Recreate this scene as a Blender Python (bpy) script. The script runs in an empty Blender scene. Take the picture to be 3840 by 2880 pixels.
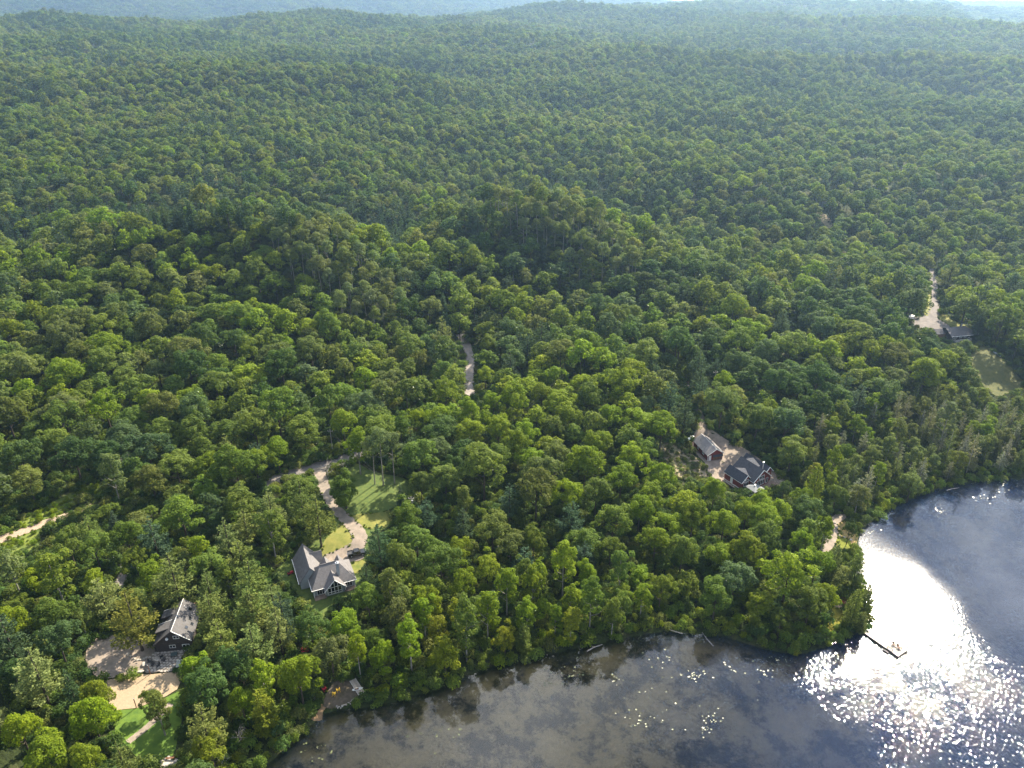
import bpy, bmesh, math, random
import numpy as np
from mathutils import Vector, Matrix
from mathutils.geometry import delaunay_2d_cdt
random.seed(7)
RNG = np.random.default_rng(11)
SC = bpy.context.scene
COL = SC.collection
R = math.radians
# ================= camera, sky, sun, exposure =================
SUN_AZ, SUN_EL = 34.5, 39.0
cam = bpy.data.cameras.new('camera'); cam.sensor_fit = 'HORIZONTAL'
cam.angle = R(68.0); cam.clip_start = 1.0; cam.clip_end = 30000.0
camo = bpy.data.objects.new('camera', cam); COL.objects.link(camo)
camo.location = (0, 0, 150.0)
camo.rotation_euler = (R(90)-math.atan((1440-2)/(1920/math.tan(R(34)))), 0, 0)
SC.camera = camo
world = bpy.data.worlds.new('World'); SC.world = world; world.use_nodes = True
wn = world.node_tree; wl = wn.links
bg = wn.nodes['Background']; bg.inputs['Strength'].default_value = 0.052
sky = wn.nodes.new('ShaderNodeTexSky'); sky.sky_type = 'NISHITA'; sky.sun_disc = False
sky.sun_elevation = R(SUN_EL); sky.sun_rotation = R(SUN_AZ); sky.altitude = 300; sky.air_density = 1.0; sky.dust_density = 0.6; sky.ozone_density = 1.5
# broken fair-weather cloud over the whole sky
tc = wn.nodes.new('ShaderNodeTexCoord'); sepw = wn.nodes.new('ShaderNodeSeparateXYZ'); wl.new(tc.outputs['Generated'], sepw.inputs[0])
mz = wn.nodes.new('ShaderNodeMath'); mz.operation = 'MAXIMUM'; mz.inputs[1].default_value = .12; wl.new(sepw.outputs['Z'], mz.inputs[0])
dv = wn.nodes.new('ShaderNodeVectorMath'); dv.operation = 'DIVIDE'; wl.new(tc.outputs['Generated'], dv.inputs[0])
cmb = wn.nodes.new('ShaderNodeCombineXYZ')
for i in range(3): wl.new(mz.outputs[0], cmb.inputs[i])
wl.new(cmb.outputs[0], dv.inputs[1])
cn = wn.nodes.new('ShaderNodeTexNoise'); cn.inputs['Scale'].default_value = 1.25; cn.inputs['Detail'].default_value = 9; cn.inputs['Roughness'].default_value = .58; cn.inputs['Distortion'].default_value = .35
mpw = wn.nodes.new('ShaderNodeMapping'); mpw.inputs['Location'].default_value = (2.62, 1.9, 0); wl.new(dv.outputs[0], mpw.inputs[0]); wl.new(mpw.outputs[0], cn.inputs['Vector'])
crw = wn.nodes.new('ShaderNodeValToRGB'); crw.color_ramp.elements[0].position = .52; crw.color_ramp.elements[1].position = .70; wl.new(cn.outputs['Fac'], crw.inputs[0])
mxw = wn.nodes.new('ShaderNodeMix'); mxw.data_type = 'RGBA'; mxw.inputs['B'].default_value = (42.0, 42.5, 43.5, 1)
mlw = wn.nodes.new('ShaderNodeMath'); mlw.operation = 'MULTIPLY'; mlw.inputs[1].default_value = .8; wl.new(crw.outputs[0], mlw.inputs[0])
wl.new(mlw.outputs[0], mxw.inputs['Factor']); wl.new(sky.outputs[0], mxw.inputs['A']); wl.new(mxw.outputs['Result'], bg.inputs['Color'])
sl = bpy.data.lights.new('sun', 'SUN'); sl.energy = 5.0; sl.angle = R(.53); sl.color = (1.0, .89, .71)
so = bpy.data.objects.new('sun', sl); COL.objects.link(so)
SUNV = Vector((math.sin(R(SUN_AZ))*math.cos(R(SUN_EL)), math.cos(R(SUN_AZ))*math.cos(R(SUN_EL)), math.sin(R(SUN_EL))))
so.rotation_euler = (-SUNV).to_track_quat('-Z', 'Y').to_euler(); so.location = (100, 100, 600)
vs = SC.view_settings; vs.view_transform = 'Standard'; vs.look = 'None'; vs.gamma = 1.0; vs.exposure = 1.74; vs.use_curve_mapping = False
cy = SC.cycles; cy.max_bounces = 6; cy.diffuse_bounces = 3; cy.glossy_bounces = 3; cy.transmission_bounces = 4; cy.transparent_max_bounces = 10; cy.volume_bounces = 0
cy.use_denoising = True; cy.denoising_prefilter = 'NONE'; cy.denoising_input_passes = 'RGB_ALBEDO_NORMAL'
HAZE = 0.00016
# ---- ground model --------------------------------------------------------
FPX = 1920/math.tan(math.radians(34))      # photo focal length in photo pixels
PITCH = math.atan((1440-2)/FPX)
CAMZ = 150.0
cp, sp = math.cos(PITCH), math.sin(PITCH)
def pix_dir(x, y):
    a, b = (x-1920)/FPX, (1440-y)/FPX
    d = np.array([a, cp+b*sp, -sp+b*cp]); return d/np.linalg.norm(d)
def proj(p):
    p = np.atleast_2d(np.asarray(p, float)); X = p[:, 0]; Y = p[:, 1]; Z = p[:, 2]-CAMZ
    dep = np.maximum(Y*cp-Z*sp, .01); up = Y*sp+Z*cp
    return np.stack([1920+FPX*X/dep, 1440-FPX*up/dep, dep], 1)
def flat(x, y, z=0.):
    d = pix_dir(x, y); t = (z-CAMZ)/d[2]; return (d[0]*t, d[1]*t)
K = 3840/2212.
SHORE_V = [(540,1700),(560,1659),(610,1620),(650,1585),(690,1545),(735,1530),(790,1524),(850,1512),(930,1492),(1000,1460),(1060,1437),(1130,1422),(1205,1406),
 (1290,1388),(1360,1374),(1420,1362),(1500,1366),(1570,1372),(1640,1398),(1700,1408),(1745,1408),(1790,1392),(1822,1372),(1862,1366),(1874,1344),(1868,1310),(1862,1280),
 (1850,1262),(1832,1245),(1842,1225),(1856,1208),(1853,1185),(1850,1158),(1858,1140),(1880,1125),(1920,1100),(1965,1075),(2020,1055),(2090,1040),(2212,1032),(2330,1010)]
SHORE = [flat(u*K, v*K) for u, v in SHORE_V]
LAKE = np.array([(-75.,45.),(-62,75)] + SHORE + [(420.,300.),(900.,340.),(1500.,200.),(1500.,-900.),(-200.,-900.),(-110,-60)])
LA = LAKE; LB = np.roll(LAKE, -1, 0); LE = LB-LA; LL = (LE**2).sum(1); LEY = np.where(np.abs(LE[:, 1]) > 1e-9, LE[:, 1], 1e-9)
def lake_sd(x, y):
    """signed distance to the lake outline, positive on land"""
    x = np.asarray(x, float); y = np.asarray(y, float)
    if x.size < 4000:
        sh = x.shape; X, Y = x.reshape(-1, 1), y.reshape(-1, 1)
        t = np.clip(((X-LA[:, 0])*LE[:, 0]+(Y-LA[:, 1])*LE[:, 1])/LL, 0, 1)
        d = np.sqrt(((X-LA[:, 0]-t*LE[:, 0])**2+(Y-LA[:, 1]-t*LE[:, 1])**2).min(1))
        c = (LA[:, 1] > Y) != (LB[:, 1] > Y)
        ins = ((c & (X < LA[:, 0]+(Y-LA[:, 1])*LE[:, 0]/LEY)).sum(1) % 2).astype(bool)
        return np.where(ins, -d, d).reshape(sh)
    best = np.full(x.shape, 1e18); ins = np.zeros(x.shape, bool)
    n = len(LAKE)
    for i in range(n):
        ax, ay = LAKE[i]; bx, by = LAKE[(i+1) % n]
        ex, ey = bx-ax, by-ay; L = ex*ex+ey*ey
        t = np.clip(((x-ax)*ex+(y-ay)*ey)/L, 0, 1)
        d = (x-ax-t*ex)**2+(y-ay-t*ey)**2
        best = np.minimum(best, d)
        c = (ay > y) != (by > y)
        xi = ax+(y-ay)*ex/(ey if abs(ey) > 1e-9 else 1e-9)
        ins ^= c & (x < xi)
    best = np.sqrt(best)
    return np.where(ins, -best, best)
PR = np.array([0,150,200,270,340,400,490,630,760,880,1060,1300,1500,1700,1900,2150,2400,2800,3400,4000,4600,5400,7000,9500])
PL = np.array([3,4,6,9,15,18,10,34,42,54,58,76,92,103,104,88,70,55,70,150,225,245,260,240.])
PRt= np.array([3,4,6,9,12,15,13,36,48,50,62,74,88,100,112,124,128,120,100,100,120,125,110,90.])
PADS = []
def sstep(a, b, x):
    t = np.clip((x-a)/(b-a), 0, 1); return t*t*(3-2*t)
def hgt(x, y):
    x = np.asarray(x, float); y = np.asarray(y, float)
    sd = lake_sd(x, y)
    R = np.hypot(x, y); az = np.degrees(np.arctan2(x, np.maximum(y, 1e-3)))
    az = np.where(y <= 0, np.where(x > 0, 90, -90), az)
    w = sstep(-14, 14, az)
    land = np.interp(R, PR, PL)*(1-w)+np.interp(R, PR, PRt)*w
    land = land - sstep(26, 31, az)*np.clip((R-1500)/700, 0, 1)*46*np.clip((3200-R)/900, 0, 1)
    far = sstep(300, 700, R)
    land = land+far*(7*np.sin(x/71+1.3*np.sin(y/113))*np.sin(y/83+.7)+3.*np.sin(x/37.+y/51.)+np.clip(R/1200,0,1.3)*11*np.sin(x/190.+1.1)*np.sin(y/160.+x/300.))
    def bump(cx, cy, ang, sx, sy, amp):
        c, s = math.cos(ang), math.sin(ang)
        u = (x-cx)*c+(y-cy)*s; v = -(x-cx)*s+(y-cy)*c
        return amp*np.exp(-.5*(u/sx)**2-.5*(v/sy)**2)
    land = land+bump(-165, 386, -.12, 58, 27, 27)+bump(-85, 362, -.35, 36, 20, 16)+bump(-60, 398, .1, 15, 45, -9)+bump(-250, 350, 0.1, 60, 40, 7)
    land = land+bump(4, 416, -.05, 44, 24, 28)+bump(60, 385, -.8, 45, 22, 8)
    land = land+bump(-10, 300, .2, 60, 22, -3)+bump(55, 262, -.55, 50, 20, 4)
    land = land+bump(-420, 860, .12, 330, 50, 20)+bump(-300, 980, .1, 330, 50, -12)+bump(620, 940, -.25, 420, 55, 24)+bump(560, 1080, -.2, 420, 55, -16)+bump(210,520,-.2,120,45,8)
    cap = 0.35+.16*np.maximum(sd, 0)+.5*np.maximum(sd-50, 0)
    k = 2.5
    land = -k*np.logaddexp(-land/k, -cap/k)+.0
    land = np.where(sd > 0, np.maximum(land, .05+.14*np.minimum(sd, 2.5)), 0)
    bed = -np.minimum(.07*np.minimum(-sd, 9)+(.008+.05*sstep(10, 75, x))*np.maximum(-sd-9, 0), 4.)
    z = np.where(sd > 0, land, bed)
    for px, py, pz, r in PADS:
        d = np.hypot(x-px, y-py); t = 1-sstep(r*.62, r*1.25, d)
        z = z*(1-t)+pz*t
    return z
_AT = {}
_TT = np.concatenate([np.arange(110, 700, 2.), np.arange(700, 9000, 14.)])
def at(x, y, up=0.):
    """photo pixel -> ground point under it (UP metres above the ground)"""
    key = (round(x, 2), round(y, 2), round(up, 2), len(PADS))
    if key in _AT: return _AT[key].copy()
    d = pix_dir(x, y); t = _TT
    for k in range(3):
        P = d[None, :]*t[:, None]; P[:, 2] += CAMZ
        g = P[:, 2]-hgt(P[:, 0], P[:, 1])-up
        i = max(1, int(np.argmax(g < 0)) if (g < 0).any() else len(t)-1)
        if k < 2: t = np.linspace(t[i-1], t[i], 14)
    f = g[i-1]/(g[i-1]-g[i]) if g[i-1] > 0 > g[i] else 0.5
    p = d*(t[i-1]+(t[i]-t[i-1])*f); p[2] += CAMZ-up; _AT[key] = p; return p.copy()
# ================= small helpers =================
def prm(o, label=None, cat=None, group=None, kind=None):
    for k, v in (('label', label), ('category', cat), ('group', group), ('kind', kind)):
        if v: o[k] = v
    return o
def thing(name, label, cat, loc, rz=0., group=None):
    o = bpy.data.objects.new(name, None); COL.objects.link(o); o.empty_display_size = .3
    o.location = loc; o.rotation_euler = (0, 0, rz); return prm(o, label, cat, group)
def link(name, me, parent=None):
    o = bpy.data.objects.new(name, me); COL.objects.link(o)
    if parent is not None: o.parent = parent
    return o
def copy_tree(o, parent=None):
    c = o.copy(); COL.objects.link(c)
    if parent is not None: c.parent = parent
    for ch in o.children: copy_tree(ch, c)
    return c
class MB:
    def __init__(s): s.v = []; s.f = []
    def add(s, vs, fs):
        n = len(s.v); s.v += [tuple(map(float, p)) for p in vs]; s.f += [tuple(n+i for i in f) for f in fs]; return s
    def box(s, x0, x1, y0, y1, z0, z1):
        return s.add([(x0,y0,z0),(x1,y0,z0),(x1,y1,z0),(x0,y1,z0),(x0,y0,z1),(x1,y0,z1),(x1,y1,z1),(x0,y1,z1)],
                     [(0,3,2,1),(4,5,6,7),(0,1,5,4),(1,2,6,5),(2,3,7,6),(3,0,4,7)])
    def slab(s, pts, th):
        """quad/polygon thickened downwards along its normal"""
        P = [Vector(p) for p in pts]; n = (P[1]-P[0]).cross(P[2]-P[0]).normalized()
        if n.z < 0: P.reverse(); n = -n
        k = len(P); lo = [p-n*th for p in P]
        return s.add(P+lo, [tuple(range(k)), tuple(range(2*k-1, k-1, -1))]+[(i, k+i, k+(i+1) % k, (i+1) % k) for i in range(k)])
    def prism(s, poly, axis, a, b):
        """polygon of (p,q) extruded from a to b along axis ('x': p=y q=z, 'y': p=x q=z, 'z': p=x q=y)"""
        k = len(poly)
        def mk(t): return [(t,p,q) if axis == 'x' else (p,t,q) if axis == 'y' else (p,q,t) for p, q in poly]
        return s.add(mk(a)+mk(b), [tuple(range(k-1,-1,-1)), tuple(range(k, 2*k))]+[(i,(i+1) % k, k+(i+1) % k, k+i) for i in range(k)])
    def tube(s, pts, rad, n=6, cap=True):
        pts = [Vector(p) for p in pts]; base = len(s.v); m = len(pts)
        if not hasattr(rad, '__len__'): rad = [rad]*m
        for i, p in enumerate(pts):
            d = (pts[min(i+1, m-1)]-pts[max(i-1, 0)]).normalized()
            a = d.orthogonal().normalized() if abs(d.z) < .9 else Vector((1,0,0)).cross(d).normalized()
            b = d.cross(a)
            for j in range(n):
                t = 2*math.pi*j/n; s.v.append(tuple(p+(a*math.cos(t)+b*math.sin(t))*rad[i]))
        for i in range(m-1):
            for j in range(n):
                s.f.append((base+i*n+j, base+i*n+(j+1) % n, base+(i+1)*n+(j+1) % n, base+(i+1)*n+j))
        if cap: s.f.append(tuple(base+j for j in range(n-1,-1,-1))); s.f.append(tuple(base+(m-1)*n+j for j in range(n)))
        return s
    def mesh(s, name, mat, smooth=False):
        me = bpy.data.meshes.new(name); me.from_pydata(s.v, [], s.f); me.update()
        me.materials.append(mat)
        if smooth: me.polygons.foreach_set('use_smooth', [True]*len(me.polygons))
        return me
    def done(s, name, mat, parent=None, smooth=False): return link(name, s.mesh(name, mat, smooth), parent)
def np_mesh(name, V, F, mats, smooth=False):
    me = bpy.data.meshes.new(name); V = np.asarray(V, np.float32); F = np.asarray(F, np.int32); k = F.shape[1]
    me.vertices.add(len(V)); me.vertices.foreach_set('co', V.ravel())
    me.loops.add(F.size); me.loops.foreach_set('vertex_index', F.ravel())
    me.polygons.add(len(F)); me.polygons.foreach_set('loop_start', np.arange(0, F.size, k, dtype=np.int32))
    if smooth: me.polygons.foreach_set('use_smooth', np.ones(len(F), bool))
    for m in mats: me.materials.append(m)
    me.update(calc_edges=True); me.validate(); return me
# ================= materials =================
def newmat(name):
    m = bpy.data.materials.new(name); m.use_nodes = True; nt = m.node_tree; nt.nodes.clear(); return m, nt, nt.nodes, nt.links
def nd(ns, t, **kw):
    n = ns.new('ShaderNode'+t)
    for k, v in kw.items(): setattr(n, k, v)
    return n
def setin(n, **kw):
    for k, v in kw.items(): n.inputs[k.replace('_', ' ')].default_value = v
    return n
def c4(c): return (c[0], c[1], c[2], 1.)
def ramp(ns, ls, src, stops):
    r = nd(ns, 'ValToRGB'); e = r.color_ramp.elements
    while len(e) < len(stops): e.new(.5)
    for i, (p, c) in enumerate(stops): e[i].position = p; e[i].color = c4(c) if hasattr(c, '__len__') else (c, c, c, 1)
    ls.new(src, r.inputs[0]); return r.outputs[0]
def simple(name, col, rough=.7, var=.18, scale=1.5, metal=0., spec=.3, stripe=None, bump=.0, col2=None):
    """procedural surface: base colour with two-scale mottling, optional stripes (axis, width, depth)"""
    m, nt, ns, ls = newmat(name)
    out = nd(ns, 'OutputMaterial'); p = nd(ns, 'BsdfPrincipled'); ls.new(p.outputs[0], out.inputs[0])
    setin(p, Roughness=rough, Metallic=metal); p.inputs['Specular IOR Level'].default_value = spec
    tc = nd(ns, 'TexCoord'); n1 = setin(nd(ns, 'TexNoise'), Scale=scale, Detail=6., Roughness=.65); ls.new(tc.outputs['Object'], n1.inputs['Vector'])
    c2 = col2 or tuple(x*(1-var*2) for x in col)
    o = ramp(ns, ls, n1.outputs['Fac'], [(.32, c2), (.62, col), (.8, tuple(min(1, x*(1+var)) for x in col))])
    ls.new(o, p.inputs['Base Color']); h = n1.outputs['Fac']; bs = bump
    if stripe:
        ax, w, dp = stripe
        sp_ = nd(ns, 'SeparateXYZ'); ls.new(tc.outputs['Object'], sp_.inputs[0])
        mu = nd(ns, 'Math', operation='PINGPONG'); mu.inputs[1].default_value = w/2; ls.new(sp_.outputs[ax], mu.inputs[0])
        gt = nd(ns, 'Math', operation='DIVIDE'); gt.inputs[1].default_value = w/2; ls.new(mu.outputs[0], gt.inputs[0])
        h = ramp(ns, ls, gt.outputs[0], [(.0, 0.), (.25, 1.)]); bs = dp
    if bs:
        b = setin(nd(ns, 'Bump'), Strength=bs, Distance=.05); ls.new(h, b.inputs['Height']); ls.new(b.outputs[0], p.inputs['Normal'])
    return m
def leaf_mat(name, inst=False, trans=.40, gloss=.03):
    """leaf: per-tree colour (object colour, or 'tint' carried by each forest tree) with leaf-to-leaf variation, light coming through"""
    m, nt, ns, ls = newmat(name); out = nd(ns, 'OutputMaterial')
    if inst: a = nd(ns, 'Attribute', attribute_name='tint', attribute_type='INSTANCER'); col = a.outputs['Color']
    else: col = nd(ns, 'ObjectInfo').outputs['Color']
    v = nd(ns, 'Attribute', attribute_name='leafvar')
    hs = nd(ns, 'HueSaturation'); ls.new(col, hs.inputs['Color'])
    mr = nd(ns, 'MapRange'); setin(mr, To_Min=.62, To_Max=1.42); ls.new(v.outputs['Fac'], mr.inputs['Value']); ls.new(mr.outputs[0], hs.inputs['Value'])
    mh = nd(ns, 'MapRange'); setin(mh, To_Min=.515, To_Max=.478); ls.new(v.outputs['Fac'], mh.inputs['Value']); ls.new(mh.outputs[0], hs.inputs['Hue'])
    d = nd(ns, 'BsdfDiffuse'); ls.new(hs.outputs[0], d.inputs['Color'])
    tw = nd(ns, 'Mix', data_type='RGBA', blend_type='MULTIPLY'); tw.inputs['Factor'].default_value = 1.; tw.inputs['B'].default_value = (1.75, 1.8, .42, 1)
    ls.new(hs.outputs[0], tw.inputs['A']); t = nd(ns, 'BsdfTranslucent'); ls.new(tw.outputs['Result'], t.inputs['Color'])
    mx = nd(ns, 'MixShader'); mx.inputs[0].default_value = trans; ls.new(d.outputs[0], mx.inputs[1]); ls.new(t.outputs[0], mx.inputs[2])
    g = nd(ns, 'BsdfGlossy'); setin(g, Roughness=.6); g.inputs['Color'].default_value = (.8, .85, .8, 1)
    fr = nd(ns, 'Fresnel'); fr.inputs['IOR'].default_value = 1.35; fm = nd(ns, 'Math', operation='MULTIPLY'); fm.inputs[1].default_value = gloss*4; ls.new(fr.outputs[0], fm.inputs[0])
    m2 = nd(ns, 'MixShader'); ls.new(fm.outputs[0], m2.inputs[0]); ls.new(mx.outputs[0], m2.inputs[1]); ls.new(g.outputs[0], m2.inputs[2])
    ls.new(m2.outputs[0], out.inputs[0]); return m
LEAF = leaf_mat('leaf'); LEAFI = leaf_mat('leaf_forest', True)
NEEDLE = leaf_mat('needle', trans=.26, gloss=.02); NEEDLEI = leaf_mat('needle_forest', True, trans=.26, gloss=.02)
BARK = simple('bark', (.085, .068, .052), .9, .3, 3.)
PALEBARK = simple('pale_bark', (.30, .28, .245), .85, .3, 2., col2=(.12, .11, .1))
DEADWOOD = simple('dead_wood', (.40, .36, .32), .9, .25, 2.)
GRAVEL = simple('gravel', (.285, .232, .188), .95, .22, .5, bump=.5, col2=(.17, .145, .115))
ASPHALT = simple('worn_road', (.20, .178, .165), .95, .22, .4, bump=.4, col2=(.12, .108, .10))
PALELANE = simple('pale_lane', (.30, .26, .235), .95, .2, .5, bump=.4, col2=(.20, .175, .155))
SAND = simple('sand', (.34, .26, .17), .95, .12, 2.4, bump=.4)
DIRT = simple('dry_bank', (.34, .265, .18), .95, .4, .55, bump=.7, col2=(.10, .115, .04))
LAWN = simple('lawn', (.095, .125, .024), .9, .3, .8, bump=.5, col2=(.045, .08, .016))
DRYLAWN = simple('dry_lawn', (.20, .19, .045), .9, .25, .3, bump=.5, col2=(.10, .125, .022))
VERGE = simple('verge_grass', (.15, .18, .028), .9, .3, .4, bump=.8, col2=(.05, .085, .018))
STONE = simple('stone', (.42, .385, .34), .9, .22, 2.2, bump=.5)
SLATE = simple('roof_shingle', (.175, .165, .165), .9, .16, 1.3, stripe=(2, .22, .35))
DARKROOF = simple('dark_shingle', (.055, .06, .075), .85, .2, 1.3, stripe=(2, .22, .3))
METALROOF = simple('grey_metal_roof', (.115, .11, .11), .85, .12, .6, spec=.2, stripe=(0, .35, .5))
BROWNROOF = simple('taupe_metal_roof', (.27, .25, .245), .55, .1, .6, spec=.4, stripe=(1, .4, .5))
BUNGROOF = simple('charcoal_shingle', (.12, .115, .12), .9, .15, 1.2)
GREYSIDE = simple('blue_grey_siding', (.30, .325, .345), .75, .08, .8, stripe=(2, .2, .3))
REDSIDE = simple('barn_red_siding', (.20, .042, .034), .8, .15, .8, stripe=(2, .2, .4))
DARKSIDE = simple('dark_brown_siding', (.062, .052, .046), .85, .15, .8, stripe=(2, .25, .4))
LOGSIDE = simple('log_siding', (.25, .14, .08), .85, .25, .9, stripe=(2, .25, .5))
WHITE = simple('white_trim', (.78, .77, .74), .5, .05, 3.)
DECKW = simple('deck_wood', (.27, .20, .155), .8, .2, 1.2, stripe=(0, .14, .5))
GREYWOOD = simple('weathered_wood', (.30, .27, .24), .5, .2, 1.4, stripe=(0, .15, .5), spec=.6)
GLASS = simple('window_glass', (.012, .014, .018), .06, .1, .5, spec=.6)
GALV = simple('galvanised_steel', (.55, .55, .55), .35, .1, 2., metal=.7)
TANKW = simple('tank_white', (.8, .8, .78), .4, .05, 1.)
BLACKP = simple('black_car_paint', (.018, .019, .022), .18, .1, 1., spec=.6)
RUBBER = simple('rubber', (.02, .02, .02), .9, .1, 4.)
YELLOW = simple('yellow_plastic', (.75, .48, .05), .5, .08, 2.)
RED = simple('red_plastic', (.42, .02, .035), .5, .1, 2.)
BROWNP = simple('brown_wood_paint', (.16, .075, .04), .6, .1, 2.)
CHARP = simple('charcoal_plastic', (.05, .052, .056), .6, .1, 2.)
PALEP = simple('pale_blue_plastic', (.42, .47, .5), .6, .1, 2.)
POLEW = simple('pole_wood', (.30, .27, .235), .9, .2, 1.)
ROPE = simple('wire', (.10, .10, .10), .5, .1, 1.)
PETAL = simple('lily_leaf', (.15, .17, .07), .35, .3, 1., spec=.5)
# ground under the trees and lake bed
def ground_mat():
    m, nt, ns, ls = newmat('forest_floor'); out = nd(ns, 'OutputMaterial'); p = setin(nd(ns, 'BsdfPrincipled'), Roughness=.95); p.inputs['Specular IOR Level'].default_value = .1
    ls.new(p.outputs[0], out.inputs[0])
    ge = nd(ns, 'NewGeometry'); n1 = setin(nd(ns, 'TexNoise'), Scale=.16, Detail=8., Roughness=.65); ls.new(ge.outputs['Position'], n1.inputs['Vector'])
    floor = ramp(ns, ls, n1.outputs['Fac'], [(.3, (.022, .030, .012)), (.5, (.036, .050, .016)), (.62, (.055, .058, .026)), (.8, (.07, .09, .022))])
    n2 = setin(nd(ns, 'TexNoise'), Scale=.10, Detail=10., Roughness=.74, Distortion=.1); ls.new(ge.outputs['Position'], n2.inputs['Vector'])
    bed = ramp(ns, ls, n2.outputs['Fac'], [(.34, (.028, .034, .022)), (.44, (.075, .070, .042)), (.52, (.29, .25, .17)), (.70, (.42, .36, .25))])
    n3 = setin(nd(ns, 'TexNoise'), Scale=.03, Detail=4.); ls.new(ge.outputs['Position'], n3.inputs['Vector'])
    sp_ = nd(ns, 'SeparateXYZ'); ls.new(ge.outputs['Position'], sp_.inputs[0])
    dm = nd(ns, 'MapRange'); setin(dm, From_Min=-1.5, From_Max=-2.7); ls.new(sp_.outputs['Z'], dm.inputs['Value'])
    depth_dim = nd(ns, 'Mix', data_type='RGBA'); depth_dim.inputs['B'].default_value = (.010, .012, .012, 1); ls.new(dm.outputs[0], depth_dim.inputs['Factor']); ls.new(bed, depth_dim.inputs['A'])  # bed darkens with depth: light lost in the water, put into its colour
    sh = nd(ns, 'MapRange'); setin(sh, From_Min=-.38, From_Max=-.08); ls.new(sp_.outputs['Z'], sh.inputs['Value'])
    mx = nd(ns, 'Mix', data_type='RGBA'); ls.new(sh.outputs[0], mx.inputs['Factor']); ls.new(depth_dim.outputs['Result'], mx.inputs['A']); ls.new(floor, mx.inputs['B'])
    ls.new(mx.outputs['Result'], p.inputs['Base Color'])
    n4 = setin(nd(ns, 'TexNoise'), Scale=1.1, Detail=6.); ls.new(ge.outputs['Position'], n4.inputs['Vector'])
    b = setin(nd(ns, 'Bump'), Strength=.9, Distance=.6); ls.new(n4.outputs['Fac'], b.inputs['Height']); ls.new(b.outputs[0], p.inputs['Normal'])
    return m
GROUND = ground_mat()
def water_mat():
    """still lake water, ruffled by the wind on the near side of an edge that crosses the bay"""
    m, nt, ns, ls = newmat('lake_water'); out = nd(ns, 'OutputMaterial'); ge = nd(ns, 'NewGeometry')
    def M(op, a, b=None):
        n = nd(ns, 'Math', operation=op)
        for i, x in enumerate((a, b)):
            if x is None: continue
            if isinstance(x, (int, float)): n.inputs[i].default_value = x
            else: ls.new(x, n.inputs[i])
        return n.outputs[0]
    a = np.array(flat(1925*K, 1150*K)); b = np.array(flat(2212*K, 1420*K)); e = (b-a)/np.linalg.norm(b-a); nrm = np.array([-e[1], e[0]])
    if nrm[1] < 0: nrm = -nrm
    sp_ = nd(ns, 'SeparateXYZ'); ls.new(ge.outputs['Position'], sp_.inputs[0])
    wn_ = setin(nd(ns, 'TexNoise'), Scale=.09, Detail=5.); ls.new(ge.outputs['Position'], wn_.inputs['Vector'])
    d = M('ADD', M('MULTIPLY', M('SUBTRACT', sp_.outputs['X'], float(a[0])), float(nrm[0])), M('MULTIPLY', M('SUBTRACT', sp_.outputs['Y'], float(a[1])), float(nrm[1])))
    d = M('ADD', d, M('MULTIPLY', M('SUBTRACT', wn_.outputs['Fac'], .5), 14.))           # metres beyond the wind edge
    ruf = nd(ns, 'MapRange'); setin(ruf, From_Min=3.5, From_Max=-12.); ls.new(d, ruf.inputs['Value'])
    ruf.inputs['To Min'].default_value = .05
    # sheltered under the near shore: distance towards the dock side
    sh = nd(ns, 'MapRange'); setin(sh, From_Min=60., From_Max=104.); ls.new(M('ADD', sp_.outputs['X'], M('MULTIPLY', M('SUBTRACT', wn_.outputs['Fac'], .5), 60.)), sh.inputs['Value']); sh.inputs['To Min'].default_value = .10
    wind = M('MULTIPLY', ruf.outputs[0], sh.outputs[0])
    mp = nd(ns, 'Mapping'); mp.inputs['Rotation'].default_value = (0, 0, R(35)); mp.inputs['Scale'].default_value = (1., .5, 1.); ls.new(ge.outputs['Position'], mp.inputs[0])
    w1 = setin(nd(ns, 'TexNoise'), Scale=1.9, Detail=.8, Roughness=.5); ls.new(mp.outputs[0], w1.inputs['Vector'])
    w2 = setin(nd(ns, 'TexNoise'), Scale=.22, Detail=3.); ls.new(mp.outputs[0], w2.inputs['Vector'])
    h = M('ADD', w1.outputs['Fac'], M('MULTIPLY', w2.outputs['Fac'], .25))
    bp = setin(nd(ns, 'Bump'), Distance=.42); ls.new(h, bp.inputs['Height']); bs_ = nd(ns, 'MapRange'); setin(bs_, From_Min=150., From_Max=180., To_Min=.40, To_Max=.05); ls.new(M('ADD', sp_.outputs['Y'], M('MULTIPLY', wn_.outputs['Fac'], 34.)), bs_.inputs['Value']); ls.new(M('MULTIPLY', wind, bs_.outputs[0]), bp.inputs['Strength'])
    fr = nd(ns, 'Fresnel'); fr.inputs['IOR'].default_value = 1.333; ls.new(bp.outputs[0], fr.inputs['Normal'])
    g = nd(ns, 'BsdfGlossy'); g.inputs['Color'].default_value = (1, 1, 1, 1); ls.new(bp.outputs[0], g.inputs['Normal'])
    ru = nd(ns, 'MapRange'); setin(ru, From_Min=150., From_Max=180.); ls.new(M('ADD', sp_.outputs['Y'], M('MULTIPLY', wn_.outputs['Fac'], 34.)), ru.inputs['Value']); setin(ru, To_Min=.02, To_Max=.11)
    ls.new(M('ADD', .012, M('MULTIPLY', wind, ru.outputs[0])), g.inputs['Roughness'])
    t = nd(ns, 'BsdfTransparent'); t.inputs['Color'].default_value = (.80, .77, .62, 1)
    df = nd(ns, 'BsdfDiffuse'); df.inputs['Color'].default_value = (.018, .038, .105, 1)
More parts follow.
